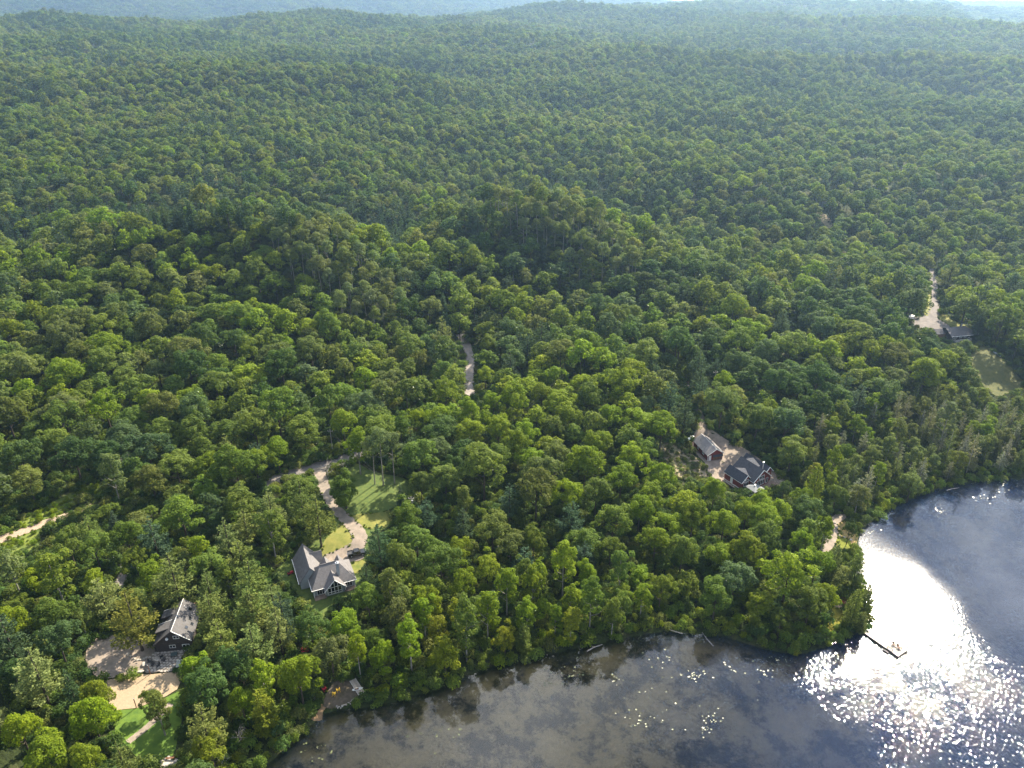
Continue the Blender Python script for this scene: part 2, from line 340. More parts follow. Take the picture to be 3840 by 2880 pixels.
    mt = nd(ns, 'MixShader'); dp = nd(ns, 'MapRange'); setin(dp, From_Min=42., From_Max=95., To_Min=.05, To_Max=.34); ls.new(M('ADD', sp_.outputs['X'], M('MULTIPLY', wn_.outputs['Fac'], 30.)), dp.inputs['Value']); ls.new(dp.outputs[0], mt.inputs[0]); ls.new(t.outputs[0], mt.inputs[1]); ls.new(df.outputs[0], mt.inputs[2])
    mx = nd(ns, 'MixShader'); ls.new(fr.outputs[0], mx.inputs[0]); ls.new(mt.outputs[0], mx.inputs[1]); ls.new(g.outputs[0], mx.inputs[2])
    ls.new(mx.outputs[0], out.inputs[0]); return m
WATER = water_mat()
# ================= zoom frames used to read the photograph =================
FR = dict(A1=(0,1600,.45208),A2=(0,2130,.45208),A3=(900,1600,.45208),A4=(900,2130,.45208),A5=(2400,1350,.45208),A6=(2840,900,.45208),A7=(2840,1750,.45208),A8=(1500,1000,.45208),
 R1=(1040,1980,.18083),R2=(2660,1660,.12658),R3=(340,2220,.217),R4=(2560,1600,.09042),R5=(3380,1180,.20796),R6=(3080,1900,.1085),R7=(3080,2200,.18083),R8=(1160,2480,.13562),
 B5=(2560,2000,.57866),B6=(1280,2200,.57866),Q3=(440,2400,.18083),Q1=(2960,680,.13562),V=(0,0,K),P=(0,0,1.))
def zz(f, pts): ox, oy, s = FR[f]; return [(ox+s*a, oy+s*b) for a, b in pts]
def g1(f, a, b, up=0.): return at(*zz(f, [(a, b)])[0], up)
# ---- level building plots ----
H1Z = float(g1('R1', 1000, 1300)[2]); H2Z = float(g1('R2', 1100, 1250)[2]); H3Z = float(g1('R3', 1400, 1000)[2]); GZ = float(g1('R4', 1300, 1430)[2]); H4Z = float(g1('R5', 1000, 560)[2])
PADS += [(-51.5, 166., H1Z, 14.), (79., 214., H2Z, 11.), (-85.5, 145.5, H3Z, 11.), (69.2, 229., GZ, 8.), (202.5, 316.5, H4Z, 13.)]
# ================= terrain: one sheet to the horizon =================
rr = np.concatenate([np.array([0., 12, 25, 40]), np.arange(55, 430, 2.2)]); r = rr[-1]
ext = []
while r < 9300: r *= 1.0135; ext.append(r)
rr = np.concatenate([rr, ext])
aa = np.concatenate([np.linspace(-180, -46, 40)[:-1], np.linspace(-46, 46, 330), np.linspace(46, 180, 40)[1:-1]])
RRg, AAg = np.meshgrid(rr, np.radians(aa), indexing='ij')
XX, YY = RRg*np.sin(AAg), RRg*np.cos(AAg); ZZ = hgt(XX.ravel(), YY.ravel()).reshape(XX.shape)
nr, na = XX.shape
I, J = np.meshgrid(np.arange(nr-1), np.arange(na), indexing='ij'); J2 = (J+1) % na
F = np.stack([I*na+J, I*na+J2, (I+1)*na+J2, (I+1)*na+J], -1).reshape(-1, 4)
me = np_mesh('terrain', np.stack([XX, YY, ZZ], -1).reshape(-1, 3), F[:, ::-1], [GROUND], True)
prm(link('terrain', me), 'dark forest floor and wooded hills rising to the skyline', None, None, 'structure')
lw = MB().add([(-260, -950, 0), (1600, -950, 0), (1600, 420, 0), (-260, 420, 0)], [(0, 1, 2, 3)]).done('lake_water', WATER)
prm(lw, 'blue grey lake with sun glitter and cloud reflections', None, None, 'structure')
# ================= draped ground surfaces =================
SHEETS = {}
def inpoly(x, y, poly):
    x = np.asarray(x, float); y = np.asarray(y, float); c = np.zeros(x.shape, bool); n = len(poly)
    for i in range(n):
        ax, ay = poly[i]; bx, by = poly[(i+1) % n]
        if ay == by: continue
        c ^= ((ay > y) != (by > y)) & (x < ax+(y-ay)*(bx-ax)/(by-ay))
    return c
def smooth_poly(P, it=2):
    P = [np.array(p, float) for p in P]
    for _ in range(it):
        Q = []
        for i in range(len(P)):
            a, b = P[i], P[(i+1) % len(P)]; Q += [a*.75+b*.25, a*.25+b*.75]
        P = Q
    return P
def drape(name, G, mat, off, label, step=2.0, kind='structure'):
    """sheet over the ground polygon G (world x, y)"""
    E = []
    n = len(G)
    for i in range(n):
        a, b = np.array(G[i]), np.array(G[(i+1) % n]); k = max(1, int(np.linalg.norm(b-a)/step))
        for j in range(k): E.append(a+(b-a)*j/k+(RNG.normal(0, .09, 2) if step > .9 else 0))
    E = np.array(E); lo, hi = E.min(0), E.max(0)
    gx, gy = np.meshgrid(np.arange(lo[0], hi[0], step), np.arange(lo[1], hi[1], step)); q = np.stack([gx.ravel(), gy.ravel()], 1)
    q = q[inpoly(q[:, 0], q[:, 1], E)]
    pts = [Vector(p) for p in E]+[Vector(p) for p in q]; m = len(E)
    ov, oe, of, *_ = delaunay_2d_cdt(pts, [], [list(range(m))], 1, 1e-5)
    V = np.array([(v.x, v.y) for v in ov]); z = hgt(V[:, 0], V[:, 1])+off
    mb = MB().add([(V[i, 0], V[i, 1], z[i]) for i in range(len(V))], of)
    # edge skirt so that the sheet is a real layer
    me = mb.mesh(name, mat, True)
    o = link(name, me); prm(o, label, None, None, kind); return o
def sheet(name, f, pts, mat, off, label, sm=1, step=2.0, vis=True):
    P = zz(f, pts); G = [at(*p)[:2] for p in P]
    if vis: SHEETS[name+str(len(SHEETS))] = P
    return drape(name, smooth_poly(G, sm), mat, off, label, step)
def ribbon(name, f, pts, w, mat, off, label, vis=True):
    G = [np.array(at(*p)[:2]) for p in zz(f, pts)]
    Q = [G[0]]
    for i in range(len(G)-1):
        p0, p1, p2, p3 = G[max(i-1, 0)], G[i], G[i+1], G[min(i+2, len(G)-1)]
        for k in range(1, 9):
            t = k/8.; Q.append(.5*(2*p1+(p2-p0)*t+(2*p0-5*p1+4*p2-p3)*t*t+(3*p1-p0-3*p2+p3)*t**3))
    Q = np.array(Q); T = np.gradient(Q, axis=0); T /= np.linalg.norm(T, axis=1)[:, None]; N = np.stack([-T[:, 1], T[:, 0]], 1)
    w = np.interp(np.linspace(0, 1, len(Q)), np.linspace(0, 1, len(w)), w) if hasattr(w, '__len__') else np.full(len(Q), w)
    ks = np.linspace(-.5, .5, 7); V = []; 
    for i in range(len(Q)):
        for k in ks: p = Q[i]+N[i]*k*w[i]*(1+.05*math.sin(i*1.7+k)); V.append((p[0], p[1]))
    V = np.array(V); z = hgt(V[:, 0], V[:, 1])+off; n = len(ks)
    Fq = [(i*n+j, i*n+j+1, (i+1)*n+j+1, (i+1)*n+j) for i in range(len(Q)-1) for j in range(n-1)]
    o = MB().add(np.c_[V, z], [q[::-1] for q in Fq]).done(name, mat, None, True)
    prm(o, label, None, None, 'structure')
    if vis:
        h = len(Q)//1; L = [proj((Q[i, 0]+N[i, 0]*w[i]*.4, Q[i, 1]+N[i, 1]*w[i]*.4, float(hgt(*Q[i]))))[0, :2] for i in range(0, h, 2)]
        Rr = [proj((Q[i, 0]-N[i, 0]*w[i]*.4, Q[i, 1]-N[i, 1]*w[i]*.4, float(hgt(*Q[i]))))[0, :2] for i in range(0, h, 2)]
        SHEETS[name+str(len(SHEETS))] = L+Rr[::-1]
    return o
# grey house plot
sheet('lawn', 'A3', [(250,1230),(440,1060),(620,960),(690,880),(760,830),(740,640),(690,450),(720,330),(960,290),(1100,380),(1420,430),(1400,620),(1270,680),(1250,860),(1080,860),(1060,1120),(1000,1350),(880,1420),(760,1500),(700,1620),(600,1560),(520,1440),(420,1330)], LAWN, .10, 'mown green lawn round the grey house', vis=False)
SHEETS['lawnview'] = zz('A3', [(700,470),(1000,300),(1400,450),(1400,600),(1270,680),(1250,840),(1080,850),(1030,900),(960,800),(760,620)])
SHEETS['lawnview2'] = zz('A3', [(470,1200),(620,1430),(640,1580),(720,1520),(880,1400),(740,1460),(600,1440)])
SHEETS['drv'] = zz('A3', [(600,350),(780,290),(960,240),(960,290),(760,330),(720,420),(760,600),(900,740),(1010,850),(1060,930),(1000,1030),(880,1060),(700,1090),(690,960),(830,830),(660,560)])
SHEETS['lawnview3'] = zz('A3', [(260,1160),(430,1080),(430,1180),(480,1320),(420,1300),(300,1240)])
sheet('dry_lawn', 'A3', [(690,960),(780,860),(840,800),(940,870),(970,950),(930,1010),(850,1050),(740,1090),(660,1080)], DRYLAWN, .16, 'dry yellow grass inside the driveway bend')
sheet('dry_lawn', 'A3', [(910,1130),(1010,1100),(1060,1130),(1020,1190),(960,1230),(930,1180)], DRYLAWN, .16, 'dry yellow grass beside the pickup')
sheet('dry_lawn', 'A3', [(880,760),(1000,720),(1130,720),(1270,690),(1250,840),(1060,850),(960,800)], DRYLAWN, .15, 'sunlit yellow green grass beside the driveway')
ribbon('road', 'A3', [(200,480),(420,395),(600,340),(780,288),(970,235),(1100,190)], 5.0, ASPHALT, .16, 'grey woodland road in shade')
ribbon('driveway', 'A3', [(650,345),(665,420),(700,510),(740,600),(800,690),(880,770),(950,840),(995,920),(975,990),(900,1045),(800,1085),(700,1110)], [5.5,4.6,3.6,3.2,3.4,3.9,4.3,4.4,4.6,5.0,4.6,4.0], GRAVEL, .24, 'pale gravel driveway curving to the grey house')
sheet('driveway', 'A3', [(760,1070),(880,1010),(990,1000),(1040,1060),(1020,1110),(920,1130),(860,1140),(780,1120)], GRAVEL, .28, 'gravel parking apron by the grey house')
# cottage plot
sheet('gravel_yard', 'A2', [(700,720),(760,600),(880,560),(1080,560),(1260,640),(1300,700),(1240,790),(1180,880),(1060,890),(860,925),(750,890)], GRAVEL, .14, 'shaded gravel yard of the brown cottage')
sheet('sand_court', 'A2', [(880,935),(1060,900),(1250,885),(1490,865),(1500,930),(1480,1010),(1380,1070),(1140,1165),(930,1192),(890,1090)], SAND, .20, 'pale sand volleyball court', sm=0)
sheet('lawn', 'A2', [(900,1180),(1140,1160),(1390,1070),(1500,1020),(1520,1150),(1500,1330),(1440,1580),(1300,1659),(1150,1600),(1050,1480),(960,1360)], simple('lake_lawn', (.095, .155, .018), .9, .35, .5, bump=.9, col2=(.045, .095, .012)), .12, 'bright green lawn between sand court and lake', vis=False)
SHEETS['l3'] = zz('A2', [(930,1200),(1130,1170),(1180,1230),(1140,1300),(1150,1400),(1060,1430),(960,1300)]); SHEETS['l4'] = zz('A2', [(1200,1430),(1330,1330),(1460,1330),(1430,1520),(1300,1560)])
ribbon('footpath', 'A2', [(1060,1450),(1140,1390),(1220,1325),(1320,1230),(1420,1130)], 1.5, GRAVEL, .20, 'narrow stone footpath across the lawn', vis=False)
sheet('shingle_bank', 'A2', [(1320,1659),(1350,1590),(1430,1565),(1490,1600),(1500,1680),(1400,1720)], STONE, .16, 'pale stony bank at the lake edge')
ribbon('forest_track', 'A1', [(1000,1340),(1010,1230),(1015,1130)], 3., ASPHALT, .12, 'short bit of shaded track between the pines')
# dirt road and power line cut
sheet('verge', 'A1', [(-60,1080),(-60,890),(150,800),(300,690),(420,640),(600,540),(850,440),(900,500),(860,570),(700,620),(520,700),(510,760),(330,870),(340,990),(180,1060)], VERGE, .10, 'bright roadside grass and weeds', vis=False)
SHEETS['v1'] = zz('A1', [(-40,910),(150,810),(300,700),(500,630),(620,600),(560,740),(400,840),(320,980),(60,1050),(-40,1060)]); SHEETS['v2'] = zz('A1', [(330,680),(560,560),(840,450),(860,500),(700,570),(500,640)])
ribbon('dirt_road', 'A1', [(-80,975),(0,940),(150,885),(290,835),(400,790),(520,750),(680,690),(830,630)], [4.,3.9,3.8,3.4,3.,2.6,2.4,2.], simple('pale_dirt', (.36, .275, .20), .95, .15, 1., bump=.4), .18, 'pale dirt road running through the grass')
ribbon('forest_lane', 'A8', [(500,560),(545,640),(578,720),(582,800),(572,900),(575,1000),(580,1090)], 4.2, PALELANE, .14, 'grey gravel lane climbing through the forest')
# red house plot
sheet('gravel_yard', 'A5', [(470,560),(488,470),(520,440),(560,560),(680,640),(760,690),(880,740),(1000,830),(1130,930),(1280,1060),(1230,1090),(1040,1010),(900,1040),(720,1040),(660,1020),(570,960),(540,860),(520,840),(420,720)], GRAVEL, .14, 'pale gravel yard round the red house')
sheet('bare_bank', 'A5', [(150,670),(330,690),(430,780),(540,860),(600,960),(690,1020),(640,1070),(520,1010),(430,1020),(300,960),(170,960)], DIRT, .10, 'rough bare bank with dry weeds', vis=False)
SHEETS['bank'] = zz('A5', [(160,680),(330,690),(460,790),(560,890),(630,1000),(540,1010),(420,990),(200,930)])
ribbon('forest_lane', 'A5', [(375,60),(385,120),(395,190),(430,280),(470,380),(500,460)], [3.,3.,3.2,3.4,3.4,3.6], ASPHALT, .13, 'grey lane running down to the red house', vis=False)
SHEETS['lane1'] = zz('A8', [(505,560),(560,600),(625,720),(640,850),(635,1060),(535,1070),(530,900),(540,760),(515,660)])
SHEETS['lane2'] = zz('A5', [(365,130),(395,130),(440,260),(430,290),(380,230)])
# shore by the pier
sheet('gravel_track', 'A7', [(520,720),(560,600),(610,500),(620,400),(740,390),(730,440),(660,480),(670,580),(640,660),(600,700),(560,760)], GRAVEL, .14, 'gravel track down to the shore')
sheet('shore_bank', 'A7', [(650,480),(740,440),(830,480),(835,560),(828,620),(790,690),(690,690),(640,650),(672,580)], simple('tan_bank', (.30, .20, .09), .95, .3, 1., bump=.6, col2=(.17, .16, .04)), .12, 'tan grassy bank at the water')
sheet('lawn', 'A7', [(650,605),(690,590),(760,600),(780,640),(770,690),(700,685),(655,655)], simple('round_lawn', (.15, .17, .012), .9, .2, 1., bump=.6), .20, 'small round yellow green lawn at the shore')
sheet('lawn', 'A7', [(560,1390),(590,1290),(610,1180),(660,1090),(760,1080),(780,1160),(730,1210),(710,1270),(650,1330),(620,1400)], simple('dry_shore_lawn', (.24, .21, .022), .9, .3, .8, bump=.6, col2=(.11, .12, .012)), .14, 'yellow green strip of lawn behind the shore trees')
sheet('gravel_circle', 'A7', [(630,1140),(645,1105),(690,1088),(735,1100),(748,1140),(725,1172),(680,1178),(645,1165)], SAND, .20, 'sandy circle under the fire ring')
sheet('lake_floor_bank', 'A7', [(660,1000),(720,950),(790,970),(840,1010),(800,1080),(700,1080)], simple('brown_bank', (.16, .13, .075), .95, .3, 1., bump=.6), .1, 'brown earth by the small inlet', vis=False)  # darker brown earth than the tan bank
# grey house beach
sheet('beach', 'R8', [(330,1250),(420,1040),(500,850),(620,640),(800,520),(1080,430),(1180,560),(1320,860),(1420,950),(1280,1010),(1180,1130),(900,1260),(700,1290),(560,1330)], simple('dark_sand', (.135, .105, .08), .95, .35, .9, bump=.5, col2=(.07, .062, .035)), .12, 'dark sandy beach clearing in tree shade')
sheet('beach', 'R8', [(60,1640),(100,1520),(250,1380),(330,1200),(430,1080),(480,1180),(420,1330),(370,1480),(350,1640)], simple('wet_sand', (.33, .21, .11), .9, .25, .9, bump=.3), .10, 'tan wet sand spit')
# bungalow plot
ribbon('driveway', 'A6', [(1450,240),(1462,330),(1468,430),(1470,520),(1465,590),(1440,650),(1430,700)], [3.4,3.4,3.4,3.8,4.6,7.,10.], ASPHALT, .16, 'grey driveway of the charcoal roofed bungalow')
sheet('gravel_yard', 'A6', [(1250,690),(1300,640),(1410,640),(1480,610),(1500,660),(1620,735),(1550,775),(1420,745),(1330,730)], ASPHALT, .22, 'worn turning yard by the bungalow')
sheet('lawn', 'A6', [(1480,610),(1560,615),(1640,680),(1760,720),(1750,780),(1640,745),(1500,660)], DRYLAWN, .16, 'dry lawn beside the bungalow drive')
sheet('lawn', 'A6', [(1370,620),(1400,540),(1420,440),(1445,430),(1450,560),(1420,640)], DRYLAWN, .16, 'narrow dry verge along the bungalow drive')
sheet('lawn', 'A6', [(1180,770),(1280,720),(1330,745),(1300,830),(1200,840)], DRYLAWN, .14, 'patch of dry lawn before the bungalow yard', vis=False)
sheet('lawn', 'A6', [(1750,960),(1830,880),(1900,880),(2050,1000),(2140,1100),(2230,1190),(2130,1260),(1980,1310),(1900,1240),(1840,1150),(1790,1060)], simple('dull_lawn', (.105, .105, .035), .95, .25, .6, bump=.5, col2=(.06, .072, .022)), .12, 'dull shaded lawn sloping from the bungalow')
sheet('bare_slope', 'Q1', [(640,900),(780,850),(960,880),(1080,1000),(1200,1130),(1180,1260),(1040,1320),(960,1180),(820,1060)], DIRT, .12, 'pinkish bare slope by the far cabin', vis=False)
SHEETS['slope'] = zz('Q1', [(780,880),(960,900),(1060,1000),(1080,1200),(1000,1160),(830,1020)]); SHEETS['cab'] = zz('Q1', [(830,540),(960,570),(1000,660),(860,660)])
# houses as seen
SHEETS['hs1'] = zz('R1', [(300,600),(500,320),(700,440),(860,600),(1000,600),(1270,570),(1500,680),(1650,1040),(1620,1240),(1400,1310),(800,1500),(690,1430),(480,1160)])
SHEETS['hs2'] = zz('R2', [(380,1110),(590,550),(800,640),(940,400),(1100,330),(1780,730),(1860,810),(1800,1000),(1700,1300),(1350,1420),(900,1420)])
SHEETS['hs3'] = zz('R3', [(1180,700),(1160,560),(1250,330),(1590,140),(1840,260),(1740,830),(1700,980),(1600,1000),(1180,1010)])
SHEETS['hs3b'] = zz('Q3', [(640,420),(850,180),(1400,180),(1390,290),(1200,440),(800,640),(610,660)])
SHEETS['gar'] = zz('R4', [(410,660),(740,370),(1400,980),(1740,1080),(1640,1400),(960,1460)])
SHEETS['hs4'] = zz('R5', [(740,300),(1240,262),(1400,470),(1250,560),(960,560),(900,470)])
SHEETS['platview'] = zz('R8', [(1060,430),(1290,390),(1560,850),(1350,980),(1200,1110),(1000,800)])
SHEETS['rocks8'] = zz('R8', [(700,1290),(1280,1020),(1260,1180),(760,1330)])
# ================= building parts =================
def window(par, o, a, w, h, cols=2, rows=1, fm=WHITE, name='window', bar=.10, poly=None):
    """window with its lower left corner at O, running along the horizontal unit vector A; sticks out of the wall; panes are separate"""
    A = Vector((a[0], a[1], 0)).normalized(); N = Vector((A.y, -A.x, 0)); O = Vector(o)
    fb = MB()
    def bx(x0, x1, z0, z1, d0, d1):
        q = [O+A*x+N*d+Vector((0, 0, z)) for z in (z0, z1) for x, d in ((x0, d0), (x1, d0), (x1, d1), (x0, d1))]
        return q, [(0,3,2,1),(4,5,6,7),(0,1,5,4),(1,2,6,5),(2,3,7,6),(3,0,4,7)]
    for x in (0, w-bar): fb.add(*bx(x, x+bar, 0, h, -.02, .10))
    for z in (0, h-bar): fb.add(*bx(bar, w-bar, z, z+bar, -.02, .095))
    cw, rh = (w-bar)/cols, (h-bar)/rows
    for i in range(1, cols): fb.add(*bx(i*cw, i*cw+bar, bar, h-bar, -.02, .09))
    for j in range(1, rows): fb.add(*bx(bar, w-bar, j*rh, j*rh+bar, -.02, .085))
    f = fb.done(name, fm, par)
    for i in range(cols):
        for j in range(rows):
            MB().add(*bx(i*cw+bar*.6, (i+1)*cw+bar*.4, j*rh+bar*.6, (j+1)*rh+bar*.4, .0, .03)).done('pane', GLASS, f)
    return f
def gable(ax, c, hw, z0, ze, zr, a, b):
    """wall block with gable ends: AX is the ridge direction ('y' or 'x'), C its cross centre"""
    poly = [(c-hw, z0), (c+hw, z0), (c+hw, ze), (c, zr), (c-hw, ze)]
    return MB().prism(poly, ax, a, b)
def gable_roof(ax, c, hw, ze, zr, a, b, over=.45, th=.16, mb=None, hw2=None, ze2=None):
    """two roof slabs with eaves; HW2 / ZE2 for an unequal second side"""
    mb = mb or MB(); hw2 = hw2 or hw; ze2 = ze if ze2 is None else ze2
    for s, h, e in ((-1, hw, ze), (1, hw2, ze2)):
        sl_ = (zr-e)/h; q = c+s*(h+over); zq = e-sl_*over
        P = [(c, zr), (q, zq)]
        pts = [(P[0][0], a, P[0][1]), (P[1][0], a, P[1][1]), (P[1][0], b, P[1][1]), (P[0][0], b, P[0][1])]
        if ax == 'x': pts = [(y, x, z) for x, y, z in pts]
        mb.slab([(x, y, z+th) for x, y, z in pts], th)
    return mb
def trimline(mb, p, q, w=.13):
    return mb.tube([p, q], w, 4)
def railing(par, pts, h=1.0, mat=WHITE, sp=.5):
    mb = MB()
    for a, b in zip(pts[:-1], pts[1:]):
        a, b = Vector(a), Vector(b); L = (b-a).length; up = Vector((0, 0, h))
        mb.tube([a+up, b+up], .06, 4); mb.tube([a+up*.15, b+up*.15], .035, 4)
        n = max(1, int(L/sp))
        for i in range(n+1):
            p = a+(b-a)*i/n; mb.tube([p, p+up], .05 if i % 4 == 0 else .022, 4)
    return mb.done('railing', mat, par)
# ---------------- grey gabled house ----------------
h1 = thing('grey_house', 'large blue grey house with steep grey shingle roofs and a wall of windows', 'house', (-54.1, 159.0, H1Z), math.radians(23.9))
wb = MB().box(0, 11.4, .7, 8.6, 0, 3.0).box(-2.6, 3.3, 5.0, 15.6, 0, 3.0)
wb.done('wall', GREYSIDE, h1)
gable('y', .4, 3.0, 3.02, 3.05, 7.05, 5.0, 15.6).done('gable_wall', GREYSIDE, h1)
MB().prism([(3.25, 0), (8.25, 0), (8.25, 3.0), (5.75, 5.75), (3.25, 3.0)], 'y', -.55, 3.4).done('gable_wall', GREYSIDE, h1)
rf = MB()
E1 = [(-.45, -.35, 2.95), (11.9, -.35, 2.95), (11.9, 9.1, 2.95), (-.45, 9.1, 2.95)]; r0, r1 = (3.1, 4.4, 7.2), (7.9, 4.5, 7.2)
rf.slab([E1[0], E1[1], r1, r0], .16); rf.slab([E1[1], E1[2], r1], .16); rf.slab([E1[2], E1[3], r0, r1], .16); rf.slab([E1[3], E1[0], r0], .16)
hip = rf.done('hip_roof', SLATE, h1)
MB().tube([Vector(r0)+Vector((0, 0, .1)), Vector(r1)+Vector((0, 0, .1))], .12, 6).done('ridge_cap', SLATE, hip)
gable_roof('y', .4, 3.0, 3.0, 7.05, 4.5, 16.0, .5).done('garage_roof', SLATE, h1)
gable_roof('y', 5.75, 2.5, 3.0, 5.75, -1.7, 3.2, .55).done('porch_roof', SLATE, h1)
for c, hw_, zr, vb in ((5.1, 1.55, 6.3, 8.7), (8.7, 1.2, 6.0, 8.4)):
    d = gable('y', c, hw_, 3.2, 4.1, zr-.15, 5.2, vb-.3).done('dormer', GREYSIDE, h1)
    gable_roof('y', c, hw_, 4.1, zr, 4.9, vb, .3).done('roof', SLATE, d)
d = gable('x', 13.4, 1.5, 0, 3.0, 4.9, .8, 4.6).done('side_gable', GREYSIDE, h1)
gable_roof('x', 13.4, 1.5, 3.0, 5.1, .8, 5.1, .35).done('roof', SLATE, d)
ch = MB().box(7.1, 7.85, 1.5, 2.25, 4.6, 8.5).done('chimney', GREYSIDE, h1)
MB().box(7.0, 7.95, 1.4, 2.35, 8.5, 8.62).tube([(7.48, 1.88, 8.62), (7.48, 1.88, 9.1)], .2, 8).done('chimney_cap', GALV, ch)
# window wall: trapezoid of panes
fw = MB(); wy = -.62
for u in (3.65, 4.6, 5.55, 6.5, 7.45):
    top = 3.0+(2.3-abs(u+.075-5.62))*1.02 if True else 0
    fw.box(u, u+.16, wy-.05, wy+.06, .55, max(3.0, min(5.0, top)))
for z in (.45, 1.1, 2.65): fw.box(3.65, 7.61, wy-.06, wy+.06, z, z+.16)
fw.tube([(3.6, wy, 3.0), (5.7, wy, 5.15)], .1, 4).tube([(5.7, wy, 5.15), (7.75, wy, 3.0)], .1, 4)
fwo = fw.done('window_wall', WHITE, h1)
for i in range(4):
    u = 3.81+i*.95
    MB().box(u, u+.79, wy-.02, wy+.03, .62, 1.08).done('pane', GLASS, fwo)
    MB().box(u, u+.79, wy-.02, wy+.03, 1.27, 2.63).done('pane', GLASS, fwo)
    za, zb = [3.0+(2.1-abs(q-5.68))*1.0 for q in (u, u+.79)]
    MB().prism([(u, 2.83), (u+.79, 2.83), (u+.79, max(zb, 2.95)), (u, max(za, 2.95))], 'y', wy-.02, wy+.03).done('pane', GLASS, fwo)
window(h1, (1.0, .7, .35), (1, 0), 2.1, 2.1, 3, 1, name='window'); window(h1, (8.75, .7, .5), (1, 0), 2.0, 1.9, 3, 1)
MB().box(.0, 3.2, -1.2, .65, 0, .28).done('porch_deck', DECKW, h1); MB().box(8.3, 11.6, -.9, .65, 0, .28).done('porch_deck', DECKW, h1)
for u in (.05, 3.05, 8.5, 11.3): MB().box(u, u+.16, -.15, .01, .28, 2.9).done('porch_post', WHITE, h1)
et = MB()
for a, b in ((E1[0], E1[1]), (E1[0], E1[3]), ((-3.1, 4.5, 2.55), (-3.1, 16., 2.55))): et.tube([a, b], .09, 4)
et.tube([(2.7, -1.7, 2.5), (5.75, -1.7, 5.85)], .09, 4).tube([(8.8, -1.7, 2.5), (5.75, -1.7, 5.85)], .09, 4)
et.done('fascia', WHITE, h1)
# ---------------- red house ----------------
def loc2(u, v): return (82.8+u*.856-v*.517, 209.6+u*.517+v*.856)
h2 = thing('red_house', 'barn red house with three steep dark shingle gables and a wrap around deck', 'house', (82.8, 209.6, H2Z), math.atan2(.517, .856))
gable('y', 0, 3.7, 0, 4.0, 7.0, .5, 9.8).done('wall', REDSIDE, h2)
gable('y', -4.95, 2.1, 0, 3.6, 5.4, 2.4, 9.9).done('wall', REDSIDE, h2)
gable('y', 4.7, 1.75, 0, 4.1, 5.8, 2.0, 11.6).done('wall', REDSIDE, h2)
for c, hw_, ze, zr, a, b, ov in ((0, 3.7, 4.0, 7.15, 0, 10.2, .45), (-4.95, 2.1, 3.6, 5.55, 2.0, 10.2, .35), (4.7, 1.75, 4.1, 6.0, 1.5, 12.0, .35)):
    ro = gable_roof('y', c, hw_, ze, zr, a, b, ov).done('roof', DARKROOF, h2)
    tb = MB(); s_ = (zr-ze)/hw_
    for s in (-1, 1): tb.tube([(c, a-.03, zr+.06), (c+s*(hw_+ov), a-.03, ze-s_*ov+.06)], .12, 4)
    for s in (-1, 1): tb.tube([(c+s*(hw_+ov), a, ze-s_*ov+.02), (c+s*(hw_+ov), b, ze-s_*ov+.02)], .07, 4)
    tb.done('trim', WHITE, ro)
cg = MB(); cg.slab([(-4.95, 6.0, 5.5), (-2.0, 6.0, 5.5), (-3.2, 2.6, 4.2), (-4.2, 2.7, 4.7)], .14); cg.slab([(-4.95, 6.0, 5.5), (-2.0, 6.0, 5.5), (-2.9, 9.4, 4.3), (-4.2, 9.4, 4.7)], .14)
cg.slab([(1.5, 8.6, 5.95), (4.7, 8.6, 5.95), (3.9, 4.6, 5.1), (2.2, 4.6, 5.3)], .14); cg.slab([(1.5, 8.6, 5.95), (4.7, 8.6, 5.95), (3.9, 11.2, 5.0), (2.2, 10., 5.2)], .14)
cg.done('cross_roof', DARKROOF, h2)
MB().tube([(1.9, 2.2, 5.0), (1.9, 2.2, 8.3)], .16, 8).tube([(1.9, 2.2, 8.3), (1.9, 2.2, 8.6)], .3, 8).done('flue', GALV, h2)
window(h2, (-1.9, .5, 1.3), (1, 0), 3.4, 2.0, 4, 1); window(h2, (-1.2, .5, 3.6), (1, 0), 2.4, 1.3, 3, 1); window(h2, (2.2, .5, 1.2), (1, 0), 1.0, 2.1, 1, 1)
window(h2, (-6.1, 2.4, 1.4), (1, 0), 2.2, 1.5, 3, 1); window(h2, (-6.1, 2.4, 3.1), (1, 0), 2.0, .8, 3, 1); window(h2, (3.9, 2.0, 2.0), (1, 0), 1.5, 1.4, 2, 1)
dd = MB().box(-7.16, -7.06, 6.2, 7.2, 1.0, 3.0).done('door', WHITE, h2)
dk = MB().box(-8.3, 5.6, -2.6, .45, .62, .80).box(-8.3, -7.05, .45, 9.6, .62, .80)
dko = dk.done('deck', DECKW, h2)
for u, v in ((-8.1, -2.4), (-4.6, -2.4), (-1.2, -2.4), (2.2, -2.4), (5.4, -2.4), (-8.1, 2), (-8.1, 6), (-8.1, 9.4)): MB().box(u-.12, u+.12, v-.12, v+.12, -2.4, .62).done('deck_post', REDSIDE, dko)
railing(dko, [(-8.2, 9.5, .8), (-8.2, -2.5, .8), (-6.9, -2.5, .8)]); railing(dko, [(-2.4, -2.5, .8), (5.5, -2.5, .8), (5.5, .4, .8)], mat=DECKW)
gz = MB(); gc = (-4.6, -1.0, 3.55); gr = 2.2
q4 = [(gc[0]+sx*gr, gc[1]+sy*gr, 2.75) for sx, sy in ((-1, -1), (1, -1), (1, 1), (-1, 1))]
for i in range(4): gz.slab([q4[i], q4[(i+1) % 4], gc], .08)
go = gz.done('gazebo_roof', simple('pale_canopy', (.20, .21, .215), .8, .08, 1.), h2)
for x, y, z in q4: MB().box(x*.98+gc[0]*.02-.08, x*.98+gc[0]*.02+.08, y*.96+gc[1]*.04-.08, y*.96+gc[1]*.04+.08, .8, 2.7).done('post', WHITE, go)
